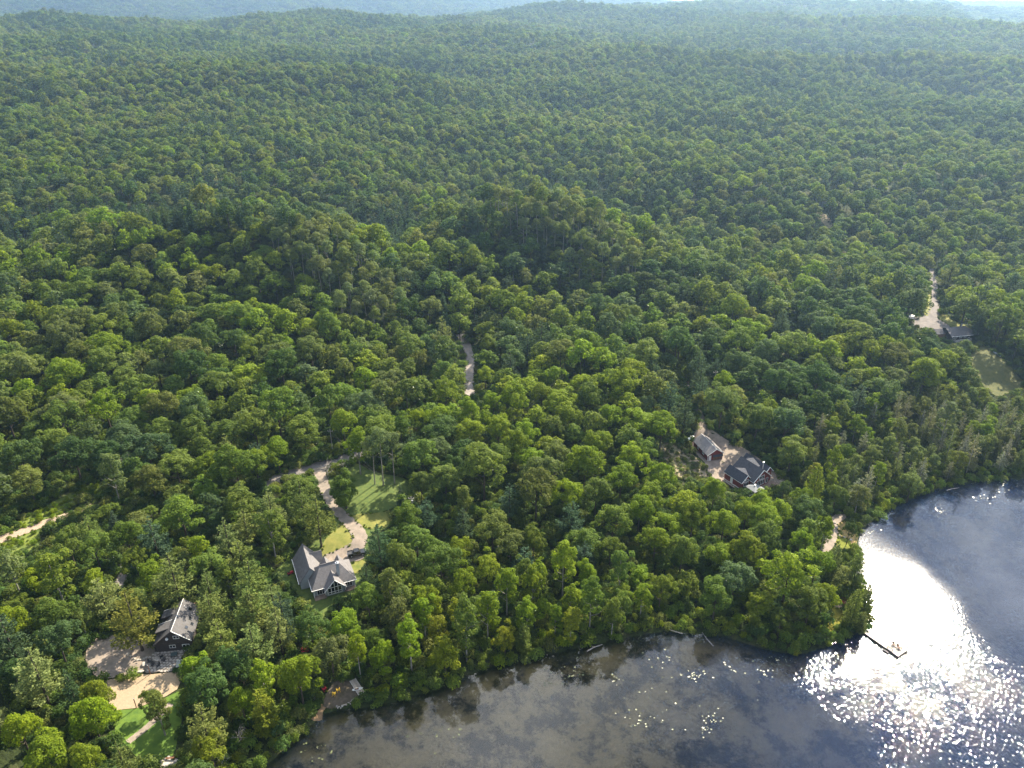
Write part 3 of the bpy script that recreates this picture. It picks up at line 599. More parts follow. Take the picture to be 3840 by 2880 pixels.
MB().tube([(gc[0], gc[1], 3.45), (gc[0], gc[1], 3.8)], .28, 8).done('finial', GALV, go)
# ---------------- red garage ----------------
gar = thing('red_garage', 'long red garage with pale grey metal gable roof beside the gravel yard', 'garage', (67.9, 223.6, GZ), math.radians(15.5))
gable('y', 2.95, 2.9, 0, 2.6, 4.35, .1, 10.3).done('wall', REDSIDE, gar)
ro = gable_roof('y', 2.95, 2.9, 2.6, 4.5, -.35, 10.7, .45).done('roof', BROWNROOF, gar)
MB().tube([(2.95, -.37, 4.62), (-.4, -.37, 2.4)], .09, 4).tube([(2.95, -.37, 4.62), (6.3, -.37, 2.4)], .09, 4).tube([(2.95, -.35, 4.64), (2.95, 10.7, 4.64)], .08, 4).done('trim', WHITE, ro)
rb_ = MB()
for i in range(26):
    y = -.2+i*.42
    for s in (-1, 1): rb_.tube([(2.95, y, 4.69), (2.95+s*3.32, y, 2.50)], .022, 3)
prm(rb_.done('roof_rib', BROWNROOF, ro), kind='stuff')
MB().box(.45, 1.4, .0, .12, .02, 2.1).done('door', WHITE, gar)
MB().box(2.2, 5.6, .02, .12, .02, 1.25).done('garage_door', LOGSIDE, gar); MB().slab([(2.0, -.55, 1.55), (5.75, -.55, 1.55), (5.75, .1, 2.15), (2.0, .1, 2.15)], .07).done('awning', DARKROOF, gar)
for u in (.02, 5.74): MB().box(u, u+.14, -.02, .12, 0, 2.55).done('corner_trim', WHITE, gar)
for v in (2.6, 6.4): window(gar, (.05, v+1.2, 1.0), (0, -1), 1.2, .9, 2, 1)
# ---------------- brown cottage ----------------
h3 = thing('brown_cottage', 'dark brown cottage with pale grey metal roof, skylights and white framed windows', 'cottage', (-84.3, 140.2, H3Z), math.radians(6.6))
MB().prism([(-4.9, 0), (3.9, 0), (3.9, 3.8), (0, 6.85), (-4.9, 2.85)], 'y', .0, 10.6).done('wall', DARKSIDE, h3)
ro = gable_roof('y', 0, 4.9, 2.85, 7.0, -.5, 11.1, .4, hw2=3.9, ze2=3.8).done('roof', METALROOF, h3)
MB().tube([(0, -.52, 7.15), (4.3, -.52, 3.6)], .09, 4).tube([(0, -.5, 7.2), (0, 11.1, 7.2)], .07, 4).done('trim', WHITE, ro)
MB().tube([(0, -.52, 7.15), (-5.3, -.52, 2.66)], .09, 4).done('bargeboard', DARKSIDE, ro)
def on_roof(u, v, up=.16): return (u, v, 7.0-(3.2/3.9)*u+up)
for v, u in ((2.2, 2.2), (5.4, 2.3), (8.3, 1.7), (4.0, 3.0)):
    f = MB().slab([on_roof(u, v, .26), on_roof(u+.75, v, .26), on_roof(u+.75, v+1.0, .26), on_roof(u, v+1.0, .26)], .12).done('skylight', CHARP, ro)
    MB().slab([on_roof(u+.1, v+.1, .29), on_roof(u+.65, v+.1, .29), on_roof(u+.65, v+.9, .29), on_roof(u+.1, v+.9, .29)], .05).done('pane', GLASS, f)
MB().tube([on_roof(.9, 8.6, .1), on_roof(.9, 8.6, .7)], .08, 6).done('vent_pipe', WHITE, ro)
for v0, v1 in ((2.2, 4.7), (7.2, 9.6)):
    d = MB().prism([(-4.6, 3.2), (-1.2, 5.2), (-1.0, 5.9), (-4.6, 4.65)], 'y', v0, v1).done('dormer', DARKSIDE, h3)
    MB().slab([(-5.0, v0-.2, 4.62), (-.9, v0-.2, 6.12), (-.9, v1+.2, 6.12), (-5.0, v1+.2, 4.62)], .12).done('roof', METALROOF, d)
    MB().tube([(-5.0, v1+.2, 4.66), (-.9, v1+.2, 6.16)], .06, 4).done('edge_trim', WHITE, d)
window(h3, (-.1, .0, 4.2), (1, 0), 1.5, .95, 2, 1); window(h3, (-1.5, .0, 1.25), (1, 0), 1.5, 1.0, 2, 1); window(h3, (1.6, .0, .25), (1, 0), 1.75, 1.9, 2, 1, name='sliding_door')
MB().tube([(-1.5, -.35, 4.6), (-1.5, -.55, 4.7)], [.38, .30], 10).done('satellite_dish', WHITE, h3)
MB().box(-4.9, 3.9, -.06, .0, 2.75, 2.9).done('band_board', BARK, h3)
an = MB().box(-4.0, -1.0, 10.6, 14.2, 0, 2.8).done('rear_annex', LOGSIDE, h3); MB().slab([(-4.4, 10.6, 3.6), (-.6, 10.6, 3.6), (-.6, 14.6, 2.7), (-4.4, 14.6, 2.7)], .14).done('roof', simple('brown_roof', (.20, .13, .09), .8, .2, 1.), an)
an = MB().box(1.0, 6.2, 10.65, 14.0, 0, 2.6).done('rear_annex', LOGSIDE, h3); MB().slab([(.9, 10.65, 3.4), (6.6, 10.65, 3.4), (6.6, 14.4, 2.6), (.9, 14.4, 2.6)], .14).done('roof', simple('tan_roof', (.30, .19, .11), .8, .2, 1.), an)
# ---------------- bungalow and far cabin ----------------
h4 = thing('bungalow', 'low dark bungalow with charcoal shingle roof and white railed deck at the forest edge', 'house', (196.3, 313.2, H4Z), math.radians(11.5))
MB().box(.2, 13.6, .2, 6.4, 0, 2.9).done('wall', DARKSIDE, h4)
rf = MB(); e = [(-.4, -1.4, 2.7), (9.2, -1.4, 2.7), (14.4, -.6, 2.6), (14.4, 7.1, 2.7), (-.4, 7.1, 2.7)]; ra, rb2 = (.2, 4.2, 5.0), (10.8, 4.2, 5.0)
rf.slab([e[0], e[1], rb2, ra], .15); rf.slab([e[1], e[2], e[3], rb2], .15); rf.slab([e[3], e[4], ra, rb2], .15); rf.done('roof', BUNGROOF, h4)
MB().slab([(-4.6, 2.6, 2.6), (-.5, 2.6, 2.6), (-.5, 5.2, 4.2), (-4.6, 5.2, 4.2)], .14).slab([(-4.6, 7.6, 2.6), (-.5, 7.6, 2.6), (-.5, 5.2, 4.2), (-4.6, 5.2, 4.2)], .14).done('wing_roof', BUNGROOF, h4)
MB().box(-4.2, .15, 3.0, 7.2, 0, 2.6).done('wing_wall', LOGSIDE, h4)
MB().tube([e[0], e[1]], .09, 4).tube([e[1], e[2]], .09, 4).done('fascia', WHITE, h4)
MB().tube([(8.3, 3.9, 4.9), (8.3, 3.9, 6.0)], .18, 8).tube([(8.3, 3.9, 6.0), (8.3, 3.9, 6.25)], .3, 8).done('flue', GALV, h4)
dk = MB().box(1.6, 9.4, -2.6, .15, .3, .5).done('deck', GREYWOOD, h4); railing(dk, [(1.7, .0, .5), (1.7, -2.5, .5), (9.3, -2.5, .5), (9.3, 0, .5)], .9)
for u in (2.6, 5.2, 7.6): window(h4, (u, .2, 1.0), (1, 0), 1.3, 1.3, 2, 1)
window(h4, (10.6, .2, .6), (1, 0), .9, 1.9, 1, 1)
pc = g1('Q1', 930, 640, 0); cb = thing('forest_cabin', 'small grey roofed cabin almost hidden by trees above the pinkish bare slope', 'cabin', pc, .5)
MB().box(-3, 3, -3.5, 3.5, -1, 3.).done('wall', GREYSIDE, cb); gable_roof('y', 0, 3., 3.0, 5.6, -4, 4, .4).done('roof', METALROOF, cb)
# ================= things around the houses =================
def chair_parts():
    s, b = MB(), MB()
    for i in range(4): s.slab([(-.28, -.30+i*.16, .40-i*.025), (.28, -.30+i*.16, .40-i*.025), (.28, -.16+i*.16, .38-i*.025), (-.28, -.16+i*.16, .38-i*.025)], .03)
    for i in range(5):
        x = -.26+i*.108; t = .98-.05*abs(i-2); b.slab([(x, .26, .30), (x+.095, .26, .30), (x+.095, .52, t), (x, .52, t)], .03)
    out = [('seat', s), ('backrest', b)]
    for s_ in (-1, 1):
        out += [('armrest', MB().box(s_*.36-.07, s_*.36+.07, -.40, .36, .56, .60)), ('leg', MB().box(s_*.36-.03, s_*.36+.03, -.36, -.28, 0, .56)),
                ('leg', MB().slab([(s_*.31-.03, -.3, .38), (s_*.31+.03, -.3, .38), (s_*.31+.03, .62, .06), (s_*.31-.03, .62, .06)], .1))]
    return out
CH = {}
def chair(f, a, b, rz, mat, label, group, z=None, scale=1.05):
    if mat.name not in CH: CH[mat.name] = [(n, m.mesh('chair_'+n, mat)) for n, m in chair_parts()]
    p = g1(f, a, b) if isinstance(f, str) else np.array([a, b, z]); p[2] = (p[2]+.2) if z is None else z
    t = thing('garden_chair', label, 'chair', p, rz, group); t.scale = (scale,)*3
    for n, me in CH[mat.name]: link(n, me, t)
    return t
chair('R8', 805, 830, 3.6, YELLOW, 'yellow slatted garden chair on the dark beach, nearer the wooden platform', 'yellow beach chairs')
chair('R8', 685, 940, 3.1, YELLOW, 'yellow slatted garden chair on the dark beach, nearer the water', 'yellow beach chairs')
chair('R8', 420, 805, 3.9, RED, 'red garden chair half under a tree at the dark beach', None)
chair('R8', 195, 1085, 2.5, PALEP, 'pale blue garden chair among bushes by the wet sand spit', None)
for (a, b, rz, lb) in ((430, 250, 2.8, 'uppermost of the three crimson chairs round the fire ring'), (495, 290, 1.9, 'crimson fire ring chair on the side facing the lake'), (465, 385, .6, 'lowest of the three crimson chairs round the fire ring')):
    chair('R7', a, b, rz, RED, lb, 'crimson chairs round the fire ring')
for (a, b, rz, lb) in ((690, 470, 1.6, 'charcoal patio chair on the gravel side of the round stone table'), (745, 540, .4, 'charcoal patio chair in front of the round stone table'), (970, 440, 4.6, 'charcoal patio chair on the lake side of the round stone table'), (925, 370, 3.6, 'charcoal patio chair behind the round stone table'), (850, 555, 5.6, 'charcoal patio chair at the sunlit edge of the patio')):
    chair('Q3', a, b, rz, CHARP, lb, 'charcoal patio chairs')
# flagstone patio with real stones
pp_ = smooth_poly([at(*p)[:2] for p in zz('Q3', [(585,700),(590,600),(660,380),(760,270),(900,200),(1150,210),(1420,190),(1420,260),(1330,400),(1270,450),(1170,670),(1000,660),(800,680),(700,700)])], 1)
SHEETS['patio'] = zz('Q3', [(590,700),(600,600),(670,400),(860,230),(1400,210),(1330,390),(1250,450),(1170,660),(700,700)])
pat = drape('patio', pp_, simple('patio_joint', (.20, .175, .15), .95, .2, 2.), .26, 'patio of irregular flagstones in front of the brown cottage')
Q = np.array(pp_); lo, hi = Q.min(0), Q.max(0); ids = 0
for iy, y in enumerate(np.arange(lo[1], hi[1], .78)):
    for x in np.arange(lo[0]+(iy % 2)*.42, hi[0], .84):
        c = np.array([x, y])+RNG.normal(0, .09, 2)
        if not inpoly(c[0], c[1], Q) or ids >= 290: continue
        k = int(RNG.integers(5, 8)); an = np.sort(RNG.uniform(0, 6.28, k)+np.linspace(0, 6.28, k, endpoint=False))*.0+np.linspace(0, 6.28, k, endpoint=False)+RNG.uniform(-.25, .25, k)
        rad = RNG.uniform(.30, .43, k); z0 = float(hgt(*c))+.2; th = RNG.uniform(.09, .13)
        mb = MB().prism([(c[0]+r_*math.cos(a_), c[1]+r_*math.sin(a_)) for r_, a_ in zip(rad, an)], 'z', z0, z0+th); mb.done('flagstone', STONE, pat); ids += 1
def rock_mesh(seed, flatn=.6):
    bm = bmesh.new(); bmesh.ops.create_icosphere(bm, subdivisions=2, radius=.5); rg = random.Random(seed)
    ax = [Vector((rg.gauss(0, 1), rg.gauss(0, 1), rg.gauss(0, 1))).normalized() for _ in range(6)]; k = [rg.uniform(.26, .42) for _ in ax]
    for v in bm.verts:
        for a, c in zip(ax, k):
            d = v.co.dot(a)
            if d > c: v.co -= a*(d-c)*.9
        v.co.z = v.co.z*flatn
    me = bpy.data.meshes.new('rock'); bm.to_mesh(me); bm.free(); me.materials.append(STONE); return me
ROCKS = [rock_mesh(i) for i in range(6)]
def rock(f, a, b, sx, sy, label, group, rz=None, sz=None, up=0.):
    p = g1(f, a, b); o = bpy.data.objects.new('boulder', ROCKS[random.randrange(6)]); COL.objects.link(o)
    o.location = (p[0], p[1], p[2]+(sz or sx*.5)*.18+up+.12); o.scale = (sx, sy, (sz or sx*.55)*1.6); o.rotation_euler = (0, 0, random.uniform(0, 6) if rz is None else rz)
    return prm(o, label, 'boulder', group)
rock('Q3', 550, 525, 1.3, 1.7, 'big pale boulder standing by the patio corner', 'boulders at the brown cottage', sz=1.0, rz=.2)
rock('Q3', 455, 680, 2.6, .9, 'long pale slab boulder at the top edge of the sand court', 'boulders at the brown cottage', rz=.35, sz=.7)
rock('Q3', 315, 710, 1.5, .8, 'grey boulder next to the long slab on the gravel edge', 'boulders at the brown cottage', rz=.4)
for i, (a, b, s, o_) in enumerate(((230,755,1.0,'first'),(180,768,.9,'second'),(130,775,1.0,'third'),(75,785,.9,'fourth'),(25,795,.95,'fifth'))):
    rock('Q3', a, b, s, .7, f'{o_} kerb boulder counting from the grey boulder along the gravel yard', 'boulders at the brown cottage')
for i, (a, b, s, o_) in enumerate(((225,310,1.2,'first'),(270,355,1.2,'second'),(350,400,1.0,'third'),(420,425,1.0,'fourth'),(480,420,.9,'fifth'),(545,405,.9,'sixth'),(605,375,.8,'seventh'))):
    rock('Q3', a, b, s, .8, f'{o_} stone from the gravel end of the curved planting bed wall', 'stones of the planting bed wall')
for i, (a, b, s, o_) in enumerate(((760,1250,.55,'first'),(795,1295,.6,'second'),(825,1265,.5,'third'),(870,1300,.55,'fourth'),(905,1250,.85,'fifth'),(965,1215,.5,'sixth'),(1020,1210,.6,'seventh'),(1060,1215,.4,'eighth'),(1090,1155,.6,'ninth'),(1130,1185,.55,'tenth'),(1155,1130,.45,'eleventh'),(1205,1155,.7,'twelfth'),(1240,1060,.75,'thirteenth'),(1185,1090,.7,'fourteenth'),(735,1285,.4,'fifteenth'))):
    rock('R8', a, b, s, s*.8, f'pale shore stone of the dark beach, {o_} in the row towards the wooden platform', 'stones along the dark beach')
for i, (a, b, s, o_) in enumerate(((1345,1610,.9,'lowest'),(1370,1590,1.0,'second lowest'),(1400,1575,.9,'middle'),(1440,1580,.8,'second highest'),(1460,1610,1.0,'highest'),(1410,1640,1.1,'broadest'),(1380,1650,.8,'smallest'))):
    rock('A2', a, b, s, s*.8, f'{o_} of the pale rocks heaped on the stony bank', 'rocks on the stony bank')
for a, b, s, o_ in ((1535,140,.9,'upper'),(1570,200,.7,'middle'),(1555,225,.6,'lower')): rock('R1', a, b, s, s*.7, f'{o_} of three white boulders in the plants along the driveway bend', 'boulders at the driveway bend')
for a, b, s, o_ in ((465,580,1.0,'first'),(525,740,1.2,'second'),(620,1030,1.3,'third'),(780,1075,.9,'fourth'),(1010,1170,1.3,'fifth')): rock('R6', a, b, s, s*.7, f'{o_} pale boulder down the edge of the shore track', 'boulders on the tan bank')
# round table, hot tub, volleyball posts
p = g1('Q3', 835, 450); t = thing('stone_table', 'round pale stone fire table in the middle of the patio chairs', 'table', (p[0], p[1], p[2]+.26)); MB().tube([(0,0,0),(0,0,.42)], .38, 12).done('base', STONE, t); MB().tube([(0,0,.42),(0,0,.55)], .62, 16).done('table_top', STONE, t)
p = g1('Q3', 1330, 570); t = thing('hot_tub', 'square grey green covered hot tub at the sunlit end of the patio', 'hot tub', (p[0]+.1, p[1]+.3, p[2]+.25), .25); MB().box(-1.1,1.1,-1.1,1.1,0,.9).done('cabinet', CHARP, t); MB().slab([(-1.18,-1.18,1.02),(1.18,-1.18,1.02),(1.18,1.18,1.06),(-1.18,1.18,1.06)], .12).done('cover', simple('tub_cover', (.25,.28,.255), .7, .1, 1.), t)
p = g1('Q3', 1190, 350); t = thing('patio_table', 'dark square patio table close to the cottage sliding door', 'table', (p[0], p[1], p[2]+.3), .3); MB().box(-.75,.75,-.6,.6,.68,.74).done('table_top', simple('teal_top', (.07,.10,.10), .4, .1, 2.), t)
for sx in (-1, 1):
    for sy in (-1, 1): MB().box(sx*.66-.04, sx*.66+.04, sy*.5-.04, sy*.5+.04, 0, .68).done('leg', CHARP, t)
for f, a, b, lb in (('A2', 1248, 885, 'wooden volleyball post standing at the patio edge of the sand'), ('A2', 1133, 1162, 'wooden volleyball post standing at the lawn edge of the sand')):
    p = g1(f, a, b); t = thing('volleyball_post', lb, 'post', p, 0, 'volleyball posts'); MB().tube([(0,0,-.2),(0,0,3.1)], .10, 8).done('post', BROWNP, t); MB().tube([(0,0,3.1),(0,0,3.16)], .13, 8).done('cap', GALV, t)
# pickup
pa, pb_ = g1('R1', 1490, 640), g1('R1', 1770, 560); dr = math.atan2(pb_[1]-pa[1], pb_[0]-pa[0]); pm = (pa+pb_)/2
tk = thing('pickup_truck', 'black crew cab pickup parked on the gravel by the grey house', 'pickup', (pm[0]+.2, pm[1]+.5, float(hgt(pm[0]+.2, pm[1]+.5))+.3), dr)
MB().prism([(-2.6,.45),(2.55,.45),(2.65,.75),(2.6,1.05),(1.25,1.18),(-2.6,1.15)], 'y', -.95, .95).done('body', BLACKP, tk)
MB().prism([(-.95,1.15),(1.2,1.18),(.62,1.82),(-.75,1.84)], 'y', -.82, .82).done('cab', BLACKP, tk)
bd = MB().box(-2.55,-1.0,-.93,-.84,1.14,1.42).box(-2.55,-1.0,.84,.93,1.14,1.42).box(-2.62,-2.54,-.95,.95,1.14,1.43).done('bed', BLACKP, tk); MB().box(-2.5,-1.02,-.8,.8,1.155,1.2).done('bed_liner', CHARP, bd)
MB().slab([(1.17,-.74,1.24),(1.17,.74,1.24),(.66,.70,1.80),(.66,-.70,1.80)], .03).done('windscreen', GLASS, tk)
for s in (-1, 1): MB().prism([(-.8,1.24),(.98,1.24),(.55,1.74),(-.66,1.74)], 'y', s*.83, s*.845).done('side_window', GLASS, tk); MB().box(2.55,2.68,s*.66-.2,s*.66+.2,.78,.98).done('headlight', WHITE, tk)
MB().box(-2.72,-2.58,-.95,.95,.42,.66).done('rear_bumper', GALV, tk); MB().box(2.58,2.76,-.95,.95,.40,.64).done('front_bumper', GALV, tk)
for x in (-1.6, 1.65):
    for s in (-1, 1): w_ = MB().tube([(x, s*.74, .4),(x, s*.98, .4)], .42, 14).done('wheel', RUBBER, tk); MB().tube([(x, s*.975, .4),(x, s*1.0, .4)], .24, 10).done('rim', GALV, w_)
# propane tank
p = (g1('R4', 190, 590)+g1('R4', 420, 440))/2; a, b = g1('R4', 190, 590), g1('R4', 420, 440)
t = thing('propane_tank', 'white horizontal propane tank lying behind the red garage', 'tank', (p[0], p[1]-.6, p[2]+.1), math.atan2(b[1]-a[1], b[0]-a[0]))
MB().tube([(-1.75,0,.75),(-1.65,0,.75),(-1.45,0,.75),(1.45,0,.75),(1.65,0,.75),(1.75,0,.75)], [.1,.38,.52,.52,.38,.1], 14).done('shell', TANKW, t, True)
for x in (-1, 1): MB().box(x-.12,x+.12,-.4,.4,0,.35).done('saddle', CHARP, t)
MB().tube([(.0,0,1.25),(0,0,1.5)], .2, 10).done('valve_dome', TANKW, t)
# fire ring
p = g1('R7', 375, 350); t = thing('fire_ring', 'round stone fire ring between the crimson chairs', 'fire ring', (p[0], p[1], p[2]+.2))
for i in range(12):
    q = i*2*math.pi/12; o = link('stone', ROCKS[i % 6], t); o.location = (.75*math.cos(q), .75*math.sin(q), .1); o.scale = (.42, .42, .6)
MB().tube([(0,0,.0),(0,0,.05)], .6, 12).done('ash_bed', RUBBER, t)
# wooden pier with end platform
D0, D1 = np.array(flat(*zz('R7', [(770, 880)])[0], .5)), np.array(flat(*zz('R7', [(1600, 1460)])[0], .5)); da = math.atan2(D1[1]-D0[1], D1[0]-D0[0]); DL = float(np.linalg.norm(D1-D0))
pier = thing('wooden_pier', 'wooden pier with a wide end platform reaching into the glittering water', 'pier', (D0[0], D0[1], 0), da)
n = int(DL/.30); wlk = MB().box(0,.272,.02,1.7,.50,.55).mesh('plank', GREYWOOD); wid = MB().box(0,.272,.02,4.3,.50,.55).mesh('plank', GREYWOOD)
for i in range(n):
    x = i*.30; o = link('plank', wid if x > DL-3.6 else wlk, pier); o.location = (x, 0, random.uniform(-.004, .004))
MB().box(0, DL, -.02, .14, .22, .495).box(0, DL-3.6, 1.55, 1.69, .22, .49).box(DL-3.6, DL, 4.15, 4.29, .22, .49).box(DL-.16, DL-.02, .14, 4.15, .22, .49).box(DL-3.6, DL-3.46, 1.7, 4.15, .22, .49).done('joist', BARK, pier)
for x, y in ((DL*.3,.2),(DL*.3,1.5),(DL*.62,.2),(DL*.62,1.5),(DL-.3,.3),(DL-.3,4.),(DL-3.3,4.)): MB().tube([(x,y,-2.2),(x,y,.49)], .09, 8).done('pile', BARK, pier)
def onpier(x, y): return (D0[0]+x*math.cos(da)-y*math.sin(da), D0[1]+x*math.sin(da)+y*math.cos(da))
a = onpier(DL-1.6, 2.6); chair(0, a[0], a[1], .4, BROWNP, 'brown garden chair out at the end of the wooden pier', 'chairs on the pier', .55, 1.25)
a = onpier(DL-3.0, 2.5); chair(0, a[0], a[1], .1, BROWNP, 'brown garden chair on the pier platform nearer the bank', 'chairs on the pier', .55)
a = onpier(DL-2.7, .55); t = thing('bench', 'low backless bench along the edge of the wooden pier', 'bench', (a[0], a[1], .55), da); MB().box(-.8,.8,-.18,.18,.40,.46).done('seat', BROWNP, t)
for x in (-.65, .65): MB().box(x-.05,x+.05,-.16,.16,0,.40).done('leg', BROWNP, t)
a = onpier(DL-3.0, -.6); t = thing('float', 'black swim float lying in the water against the wooden pier', 'float', (a[0], a[1], -.05), da); MB().box(-.75,.75,-.3,.3,0,.32).done('hull', RUBBER, t); MB().box(-.65,.65,-.22,.22,.32,.36).done('deck_pad', CHARP, t)
# platform on the beach
c8 = [g1('R8', *q, .55) for q in ((1115, 510), (1275, 440), (1515, 840), (1350, 930))]
cx = sum(c8)/4; ux = c8[2]-c8[1]; pa_ = math.atan2(ux[1], ux[0]); PLn = float(np.linalg.norm(ux[:2])); PWd = float(np.linalg.norm((c8[1]-c8[0])[:2]))
zt = float(max(hgt(cx[0], cx[1]), .2))+.5
plat = thing('beach_platform', 'weathered wooden platform standing on the dark beach by the water', 'platform', (cx[0], cx[1], zt), pa_)
pk = MB().box(0, .19, -PWd/2, PWd/2, 0, .05).mesh('plank', simple('brightened_plank', (.44, .38, .33), .8, .15, 1.2))  # plank colour raised to offset the tree shade over the platform
for i in range(int(PLn/.21)): o = link('plank', pk, plat); o.location = (-PLn/2+i*.21, 0, random.uniform(-.004, .004))
MB().box(-PLn/2, PLn/2, -PWd/2-.05, -PWd/2+.0, -.2, .04).box(-PLn/2, PLn/2, PWd/2, PWd/2+.05, -.2, .04).box(PLn/2, PLn/2+.06, -PWd/2-.05, PWd/2+.05, -.2, .06).done('rim', WHITE, plat)
for sx in (-1, 1):
    for sy in (-1, 1): MB().box(sx*PLn*.42-.07, sx*PLn*.42+.07, sy*PWd*.42-.07, sy*PWd*.42+.07, -.9, -.01).done('post', BARK, plat)
t = thing('paddle_board', 'white paddle board laid across the lower end of the beach platform', 'paddle board', (cx[0]+math.cos(pa_)*PLn*.22-.3, cx[1]+math.sin(pa_)*PLn*.22, zt+.06), pa_+1.25)
MB().prism([(-1.35,0),(-1.1,.26),(0,.36),(1.0,.28),(1.35,0),(1.0,-.28),(0,-.36),(-1.1,-.26)], 'z', 0, .10).done('hull', WHITE, t); MB().prism([(-.7,.2),(.3,.25),(.3,-.25),(-.7,-.2)], 'z', .1, .115).done('deck_pad', BROWNP, t)
# smaller things in the yards
p = g1('R1', 270, 965); t = thing('lawn_tractor', 'small red lawn tractor in shade beside the grey house wall', 'lawn tractor', (p[0], p[1], p[2]+.15), .6)
MB().box(-.7,.1,-.35,.35,.3,.6).done('body', RED, t); MB().prism([(.1,.3),(.95,.3),(.9,.8),(.1,.85)], 'y', -.28, .28).done('hood', RED, t); MB().box(-.45,-.1,-.22,.22,.6,.72).box(-.52,-.42,-.22,.22,.6,1.0).done('seat', RUBBER, t)
for x, r_ in ((-.5,.28),(.7,.2)):
    for s in (-1, 1): MB().tube([(x,s*.3,r_),(x,s*.48,r_)], r_, 10).done('wheel', RUBBER, t)
p = g1('A4', 540, 685); t = thing('picnic_table', 'dark red picnic table in deep shade under the pines', 'table', (p[0], p[1], p[2]+.05), .25)
MB().box(-.95,.95,-.38,.38,.70,.76).done('table_top', RED, t)
for s in (-1, 1): MB().box(-.95,.95,s*.72-.14,s*.72+.14,.42,.47).done('bench', RED, t); MB().box(s*.6-.05,s*.6+.05,-.72,.72,.36,.42).tube([(s*.6,-.6,0),(s*.6,-.2,.7)], .05, 4).tube([(s*.6,.6,0),(s*.6,.2,.7)], .05, 4).done('leg_frame', RED, t)
p = g1('A2', 1415, 1590); t = thing('bench', 'small brown plank bench on the stony bank', 'bench', (p[0], p[1], p[2]+.15), .1); MB().box(-.9,.9,-.2,.2,.42,.48).done('seat', BROWNP, t)
for x in (-.7, .7): MB().box(x-.06,x+.06,-.18,.18,0,.42).done('leg', BROWNP, t)
p = (g1('A2', 1990, 1115)+g1('A2', 2090, 1065))/2; t = thing('ladder', 'pale dock ladder lying on shaded grass between the pines', 'ladder', (p[0], p[1], p[2]+.12), .4)
for y in (-.3, .3): MB().box(-2.2,2.2,y-.04,y+.04,.0,.08).done('rail', PALEP, t)
for i in range(9): MB().box(-2.0+i*.5-.05,-2.0+i*.5+.05,-.26,.26,.02,.07).done('rung', PALEP, t)
p = g1('R5', 160, 90); t = thing('utility_trailer', 'white boxy trailer parked at the edge of the bungalow yard', 'trailer', (p[0], p[1], p[2]+.1), .5)
MB().box(-1.6,1.6,-.9,.9,.5,1.9).done('box_body', WHITE, t); MB().tube([(1.6,0,.5),(2.7,0,.5)], .06, 6).done('drawbar', CHARP, t)
for s in (-1, 1): MB().tube([(-.2,s*.9,.36),(-.2,s*1.06,.36)], .36, 12).done('wheel', RUBBER, t)
p = (g1('R5', 1600, 630)+g1('R5', 1830, 820))/2; a, b = g1('R5', 1600, 630), g1('R5', 1830, 820); t = thing('canoe', 'long pale canoe lying upside down at the edge of the dull lawn', 'canoe', (p[0], p[1], p[2]+.15), math.atan2(b[1]-a[1], b[0]-a[0]))
MB().tube([(-2.6,0,.16),(-2.0,0,.25),(-.8,0,.28),(.8,0,.28),(2.0,0,.25),(2.6,0,.16)], [.06,.3,.42,.42,.3,.06], 10).done('hull', PALEP, t, True); MB().tube([(-2.6,0,.30),(0,0,.70),(2.6,0,.30)], .03, 4).done('keel', WHITE, t)
# utility poles and wires
def pole(f, a, b, h, label, transformer=False):
    p = g1(f, a, b); t = thing('utility_pole', label, 'utility pole', p, 0, 'wooden utility poles')
    MB().tube([(0,0,-.3),(0,0,h)], [.19,.12], 8).done('pole', POLEW, t); MB().box(-.9,.9,-.06,.06,h-.75,-.62+h).done('crossarm', POLEW, t)
    for x in (-.8, 0, .8): MB().tube([(x,0,h-.62),(x,0,h-.4)], .06, 6).done('insulator', TANKW, t)
    if transformer: MB().tube([(.3,-.2,h-2.2),(.3,-.2,h-1.2)], .27, 10).done('transformer', GALV, t)
    return np.array([p[0], p[1], p[2]+h-.4])
P1 = pole('A1', 1052, 440, 8.6, 'grey utility pole with transformer beside the grassy power line cut', True)
P2 = pole('A3', 772, 228, 10., 'pale utility pole at the edge of the woodland road')
P3 = pole('A3', 1432, 770, 8.6, 'utility pole with small transformer rising from the trees behind the sunlit grass', True)
P4 = pole('A5', 608, 250, 8.5, 'dark utility pole among trees behind the red garage')
P5 = np.array([20., 262., 22.]); P0 = np.array([-240., 205., 16.])
def wire(A, B, lab, sag=1.2, dy=0.):
    A, B = np.array(A, float), np.array(B, float); A[2] -= dy; B[2] -= dy
    pts = [tuple(A+(B-A)*t-np.array([0, 0, sag*4*t*(1-t)])) for t in np.linspace(0, 1, 17)]
    prm(MB().tube(pts, .016, 4).done('power_line', ROPE), lab, 'power line', 'overhead wires')
wire(P0, P1, 'upper wire running from the transformer pole over the grassy cut'); wire(P0, P1, 'lower wire running from the transformer pole over the grassy cut', dy=1.3)
wire(P1, P2, 'wire crossing the dark trees between the transformer pole and the roadside pole')
wire(P2, P3, 'upper wire over the lawn between the roadside pole and the tree pole'); wire(P2, P3, 'lower wire over the lawn between the roadside pole and the tree pole', dy=1.3)
wire(P3, P5, 'upper wire from the tree pole into the forest past the lawn'); wire(P3, P5, 'lower wire from the tree pole into the forest past the lawn', dy=1.4)
wire(P4, (48., 250., 15.), 'upper wire at the pole behind the red garage', .6); wire(P4, (48., 250., 15.), 'lower wire at the pole behind the red garage', .6, dy=1.2)
